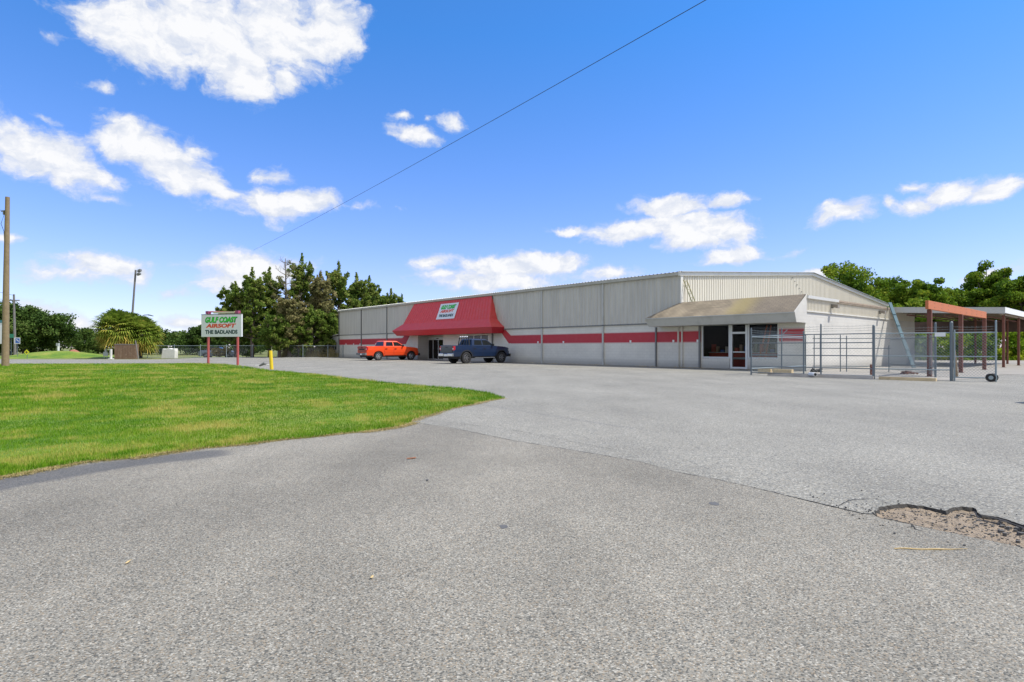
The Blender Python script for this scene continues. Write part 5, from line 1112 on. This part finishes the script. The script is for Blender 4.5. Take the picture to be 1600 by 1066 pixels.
# far wood
rs = np.random.RandomState(8); C = []; Rd = []
for i in range(900):
    px = rs.uniform(-160, 420); Y = rs.uniform(108,126); topz = Zp(516+6*math.sin(px*.05)+4*math.sin(px*.17+1)-(14 if px < 110 else 0), 115)
    z = rs.rand()**.7*topz; C.append(((px-800)/F*Y, Y, z)); w = rs.uniform(.7,1.5); Rd.append((w*1.2,w,w*.7))
v, t = leaf_quads(np.array(C), np.array(Rd), 75, .42, rs); o = bpy.data.objects.new('distant_wood', raw_mesh('distant_wood', v, 4, t, [MT['oak']])); COL.objects.link(o); tag(o, 'dark continuous far wood along the left horizon', 'wood', kind='stuff')
rs = np.random.RandomState(18); C = []; Rd = []
for i in range(420):
    X = rs.uniform(-20,75); Y = rs.uniform(118,128)+ (0 if X < 20 else -12); z = rs.rand()**.7*7; C.append((X,Y,z)); w = rs.uniform(1.,2.); Rd.append((w*1.3,w,w*.8))
v, t = leaf_quads(np.array(C), np.array(Rd), 60, .6, rs); o = bpy.data.objects.new('distant_wood', raw_mesh('distant_wood', v, 4, t, [MT['oak']])); COL.objects.link(o); tag(o, 'green far wood filling the gaps behind building and yard', 'wood', kind='stuff')
# hedge behind the yard
rs = np.random.RandomState(28); C = []; Rd = []
for i in range(620):
    s_ = rs.rand(); X = 38+s_*30; Y = 58+rs.uniform(-.9,1.4); z = rs.rand()*3.3; C.append((X,Y,z)); Rd.append((.55,.45,.35))
v, t = leaf_quads(np.array(C), np.array(Rd), 90, .2, rs); HG = thing('hedge', 'bright green leafy hedge seen under the canopy', 'hedge'); MT['hedge'] = leaf_mat('hedge_leaves', (.07,.15,.012), (.24,.38,.02), (.5,.52,.05), .4, .4); o = bpy.data.objects.new('foliage', raw_mesh('foliage', v, 4, t, [MT['hedge']])); COL.objects.link(o); o.parent = HG
m = MB()
for i in range(24): m.tube([(38.5+i*1.25,58.3,0),(38.7+i*1.25,58.2,1.8)], .05, 5)
m.build('stems', MT['bark'], HG)
# dry undergrowth below the cedars
rs = np.random.RandomState(31); n = 9000; X = rs.uniform(-31,-17.5,n); Y = 76.2+rs.rand(n)*4; hh = rs.uniform(.6,1.7,n)*(.6+.4*np.sin(X*2)**2); a = rs.rand(n)*6.28
v = np.stack([np.stack([X-.02,Y,np.full(n,-.1)],1),np.stack([X+.02,Y,np.full(n,-.1)],1),np.stack([X+np.cos(a)*.25,Y+np.sin(a)*.25,hh],1)],1).reshape(-1,3)
o = bpy.data.objects.new('tall_grass', raw_mesh('tall_grass', v, 3, rs.rand(n), [MT['dry']])); COL.objects.link(o); tag(o, 'tall dry tan grass and weeds below the cedars', 'tall grass', kind='stuff')
def shrub(label, px, Y, tp, rd, seed, mt_):
    T_ = thing('shrub', label, 'shrub', Pw(px,Y,-.1)); rs = np.random.RandomState(seed); H = Zp(tp,Y)+.1; C = []; Rd = []
    for i in range(26): d = rs.randn(3); d /= np.linalg.norm(d); C.append((d[0]*rd*.7,d[1]*rd*.6,H*.55+d[2]*H*.35)); Rd.append((rd*.3,rd*.3,H*.16))
    v, t = leaf_quads(np.array(C), np.array(Rd), 70, .2, rs); o = bpy.data.objects.new('foliage', raw_mesh('foliage', v, 4, t, [mt_])); COL.objects.link(o); o.parent = T_
    MB().tube([(0,0,0),(0,0,H*.6)], .05, 5).build('stem', MT['bark'], T_)
shrub('round light green shrub between the yellow bollard and the annex', 466, 75.6, 533, 1.4, 1, MT['vine']); shrub('grey green shrub against the building annex', 505, 77, 535, 1.0, 2, MT['cedarb']); shrub('reddish brown shrub behind the roadside sign', 345, 77, 541, 1.3, 3, MT['dry']); shrub('dark shrub between sign and cedars', 385, 77.5, 536, 1.4, 4, MT['cedar'])
# ------------------------------------------------------------------ litter on the paving
sx0, sy0 = G(1397,859.5); sx1, sy1 = G(1512,860.5); m = MB(); k = 16; pts = []
for i in range(k+1):
    t = i/k; pts.append((sx0+(sx1-sx0)*t, sy0+(sy1-sy0)*t+.006*math.sin(t*9), .009+.002*math.sin(t*14)))
m.tube(pts, [.002+.0035*math.sin(math.pi*min(1,i/k+.1)) for i in range(k+1)], 5); tag(m.build('straw_stalk', MT['straw']), 'long dry straw stalk lying in front of the pothole', 'straw')
def leafm_(label, px, py, s, m_, seed):
    r = random.Random(seed); x, y = G(px,py); P = [(math.cos(t)*s*(1.5 if abs(math.cos(t)) > .6 else .8)*r.uniform(.8,1.2), math.sin(t)*s*.6*r.uniform(.8,1.2)) for t in [6.283*i/9 for i in range(9)]]
    m = MB(); n = len(P); m.add([(0,0,.012)]+[(a,b,.002+r.random()*.012) for a,b in P], [(0,1+i,1+(i+1)%n) for i in range(n)]); o = m.build('dead_leaf', m_); o.location = (x,y,.006); o.rotation_euler = (0,0,r.random()*3); tag(o, label, 'leaf')
leafm_('curled brown leaf on the asphalt below the lawn tip', 643, 717.5, .045, MT['leafb'], 1); leafm_('tan leaf flake on the asphalt near the left side', 200, 881, .018, MT['straw'], 2); leafm_('pale tan leaf flake near the middle of the foreground', 581, 905, .013, MT['straw'], 3)
leafm_('tiny grey leaf flake right of the seam', 668, 752, .02, MT['chunk'], 4)
def stain(px, py, rx, ry, seed):
    x, y = G(px,py); r = random.Random(seed); n = 18; m = MB(); m.add([(x,y,.0055)]+[(x+rx*math.cos(6.283*i/n)*r.uniform(.8,1.15), y+ry*math.sin(6.283*i/n)*r.uniform(.8,1.15), .0055) for i in range(n)], [(0,1+i,1+(i+1)%n) for i in range(n)])
    struct(m.build('tar_spot', mat('tar',(.10,.10,.10),.9,var=.3,scale=50)))
stain(1116,788,.045,.06,1); stain(787,824,.03,.05,2)
# leaf litter and rubble along the foot of the wall
m = MB(); r = random.Random(9)
for i in range(520):
    x = -17+24*r.random(); y = -r.random()**1.6*.75-.03; p = Lw(x,y); s = r.uniform(.02,.07); a = r.random()*3
    if math.sin(x*1.7)+math.sin(x*.6+1) < -.2: continue
    m.add([(p[0]+s*math.cos(a+q),p[1]+s*math.sin(a+q),.006+(.03*r.random() if q < 2 else .0)) for q in (0,1.6,3.1,4.7)],[(0,1,2,3)])
tag(m.build('leaf_litter', MT['straw']), 'pale leaf litter and grit along the foot of the grey wall', 'litter', kind='stuff')
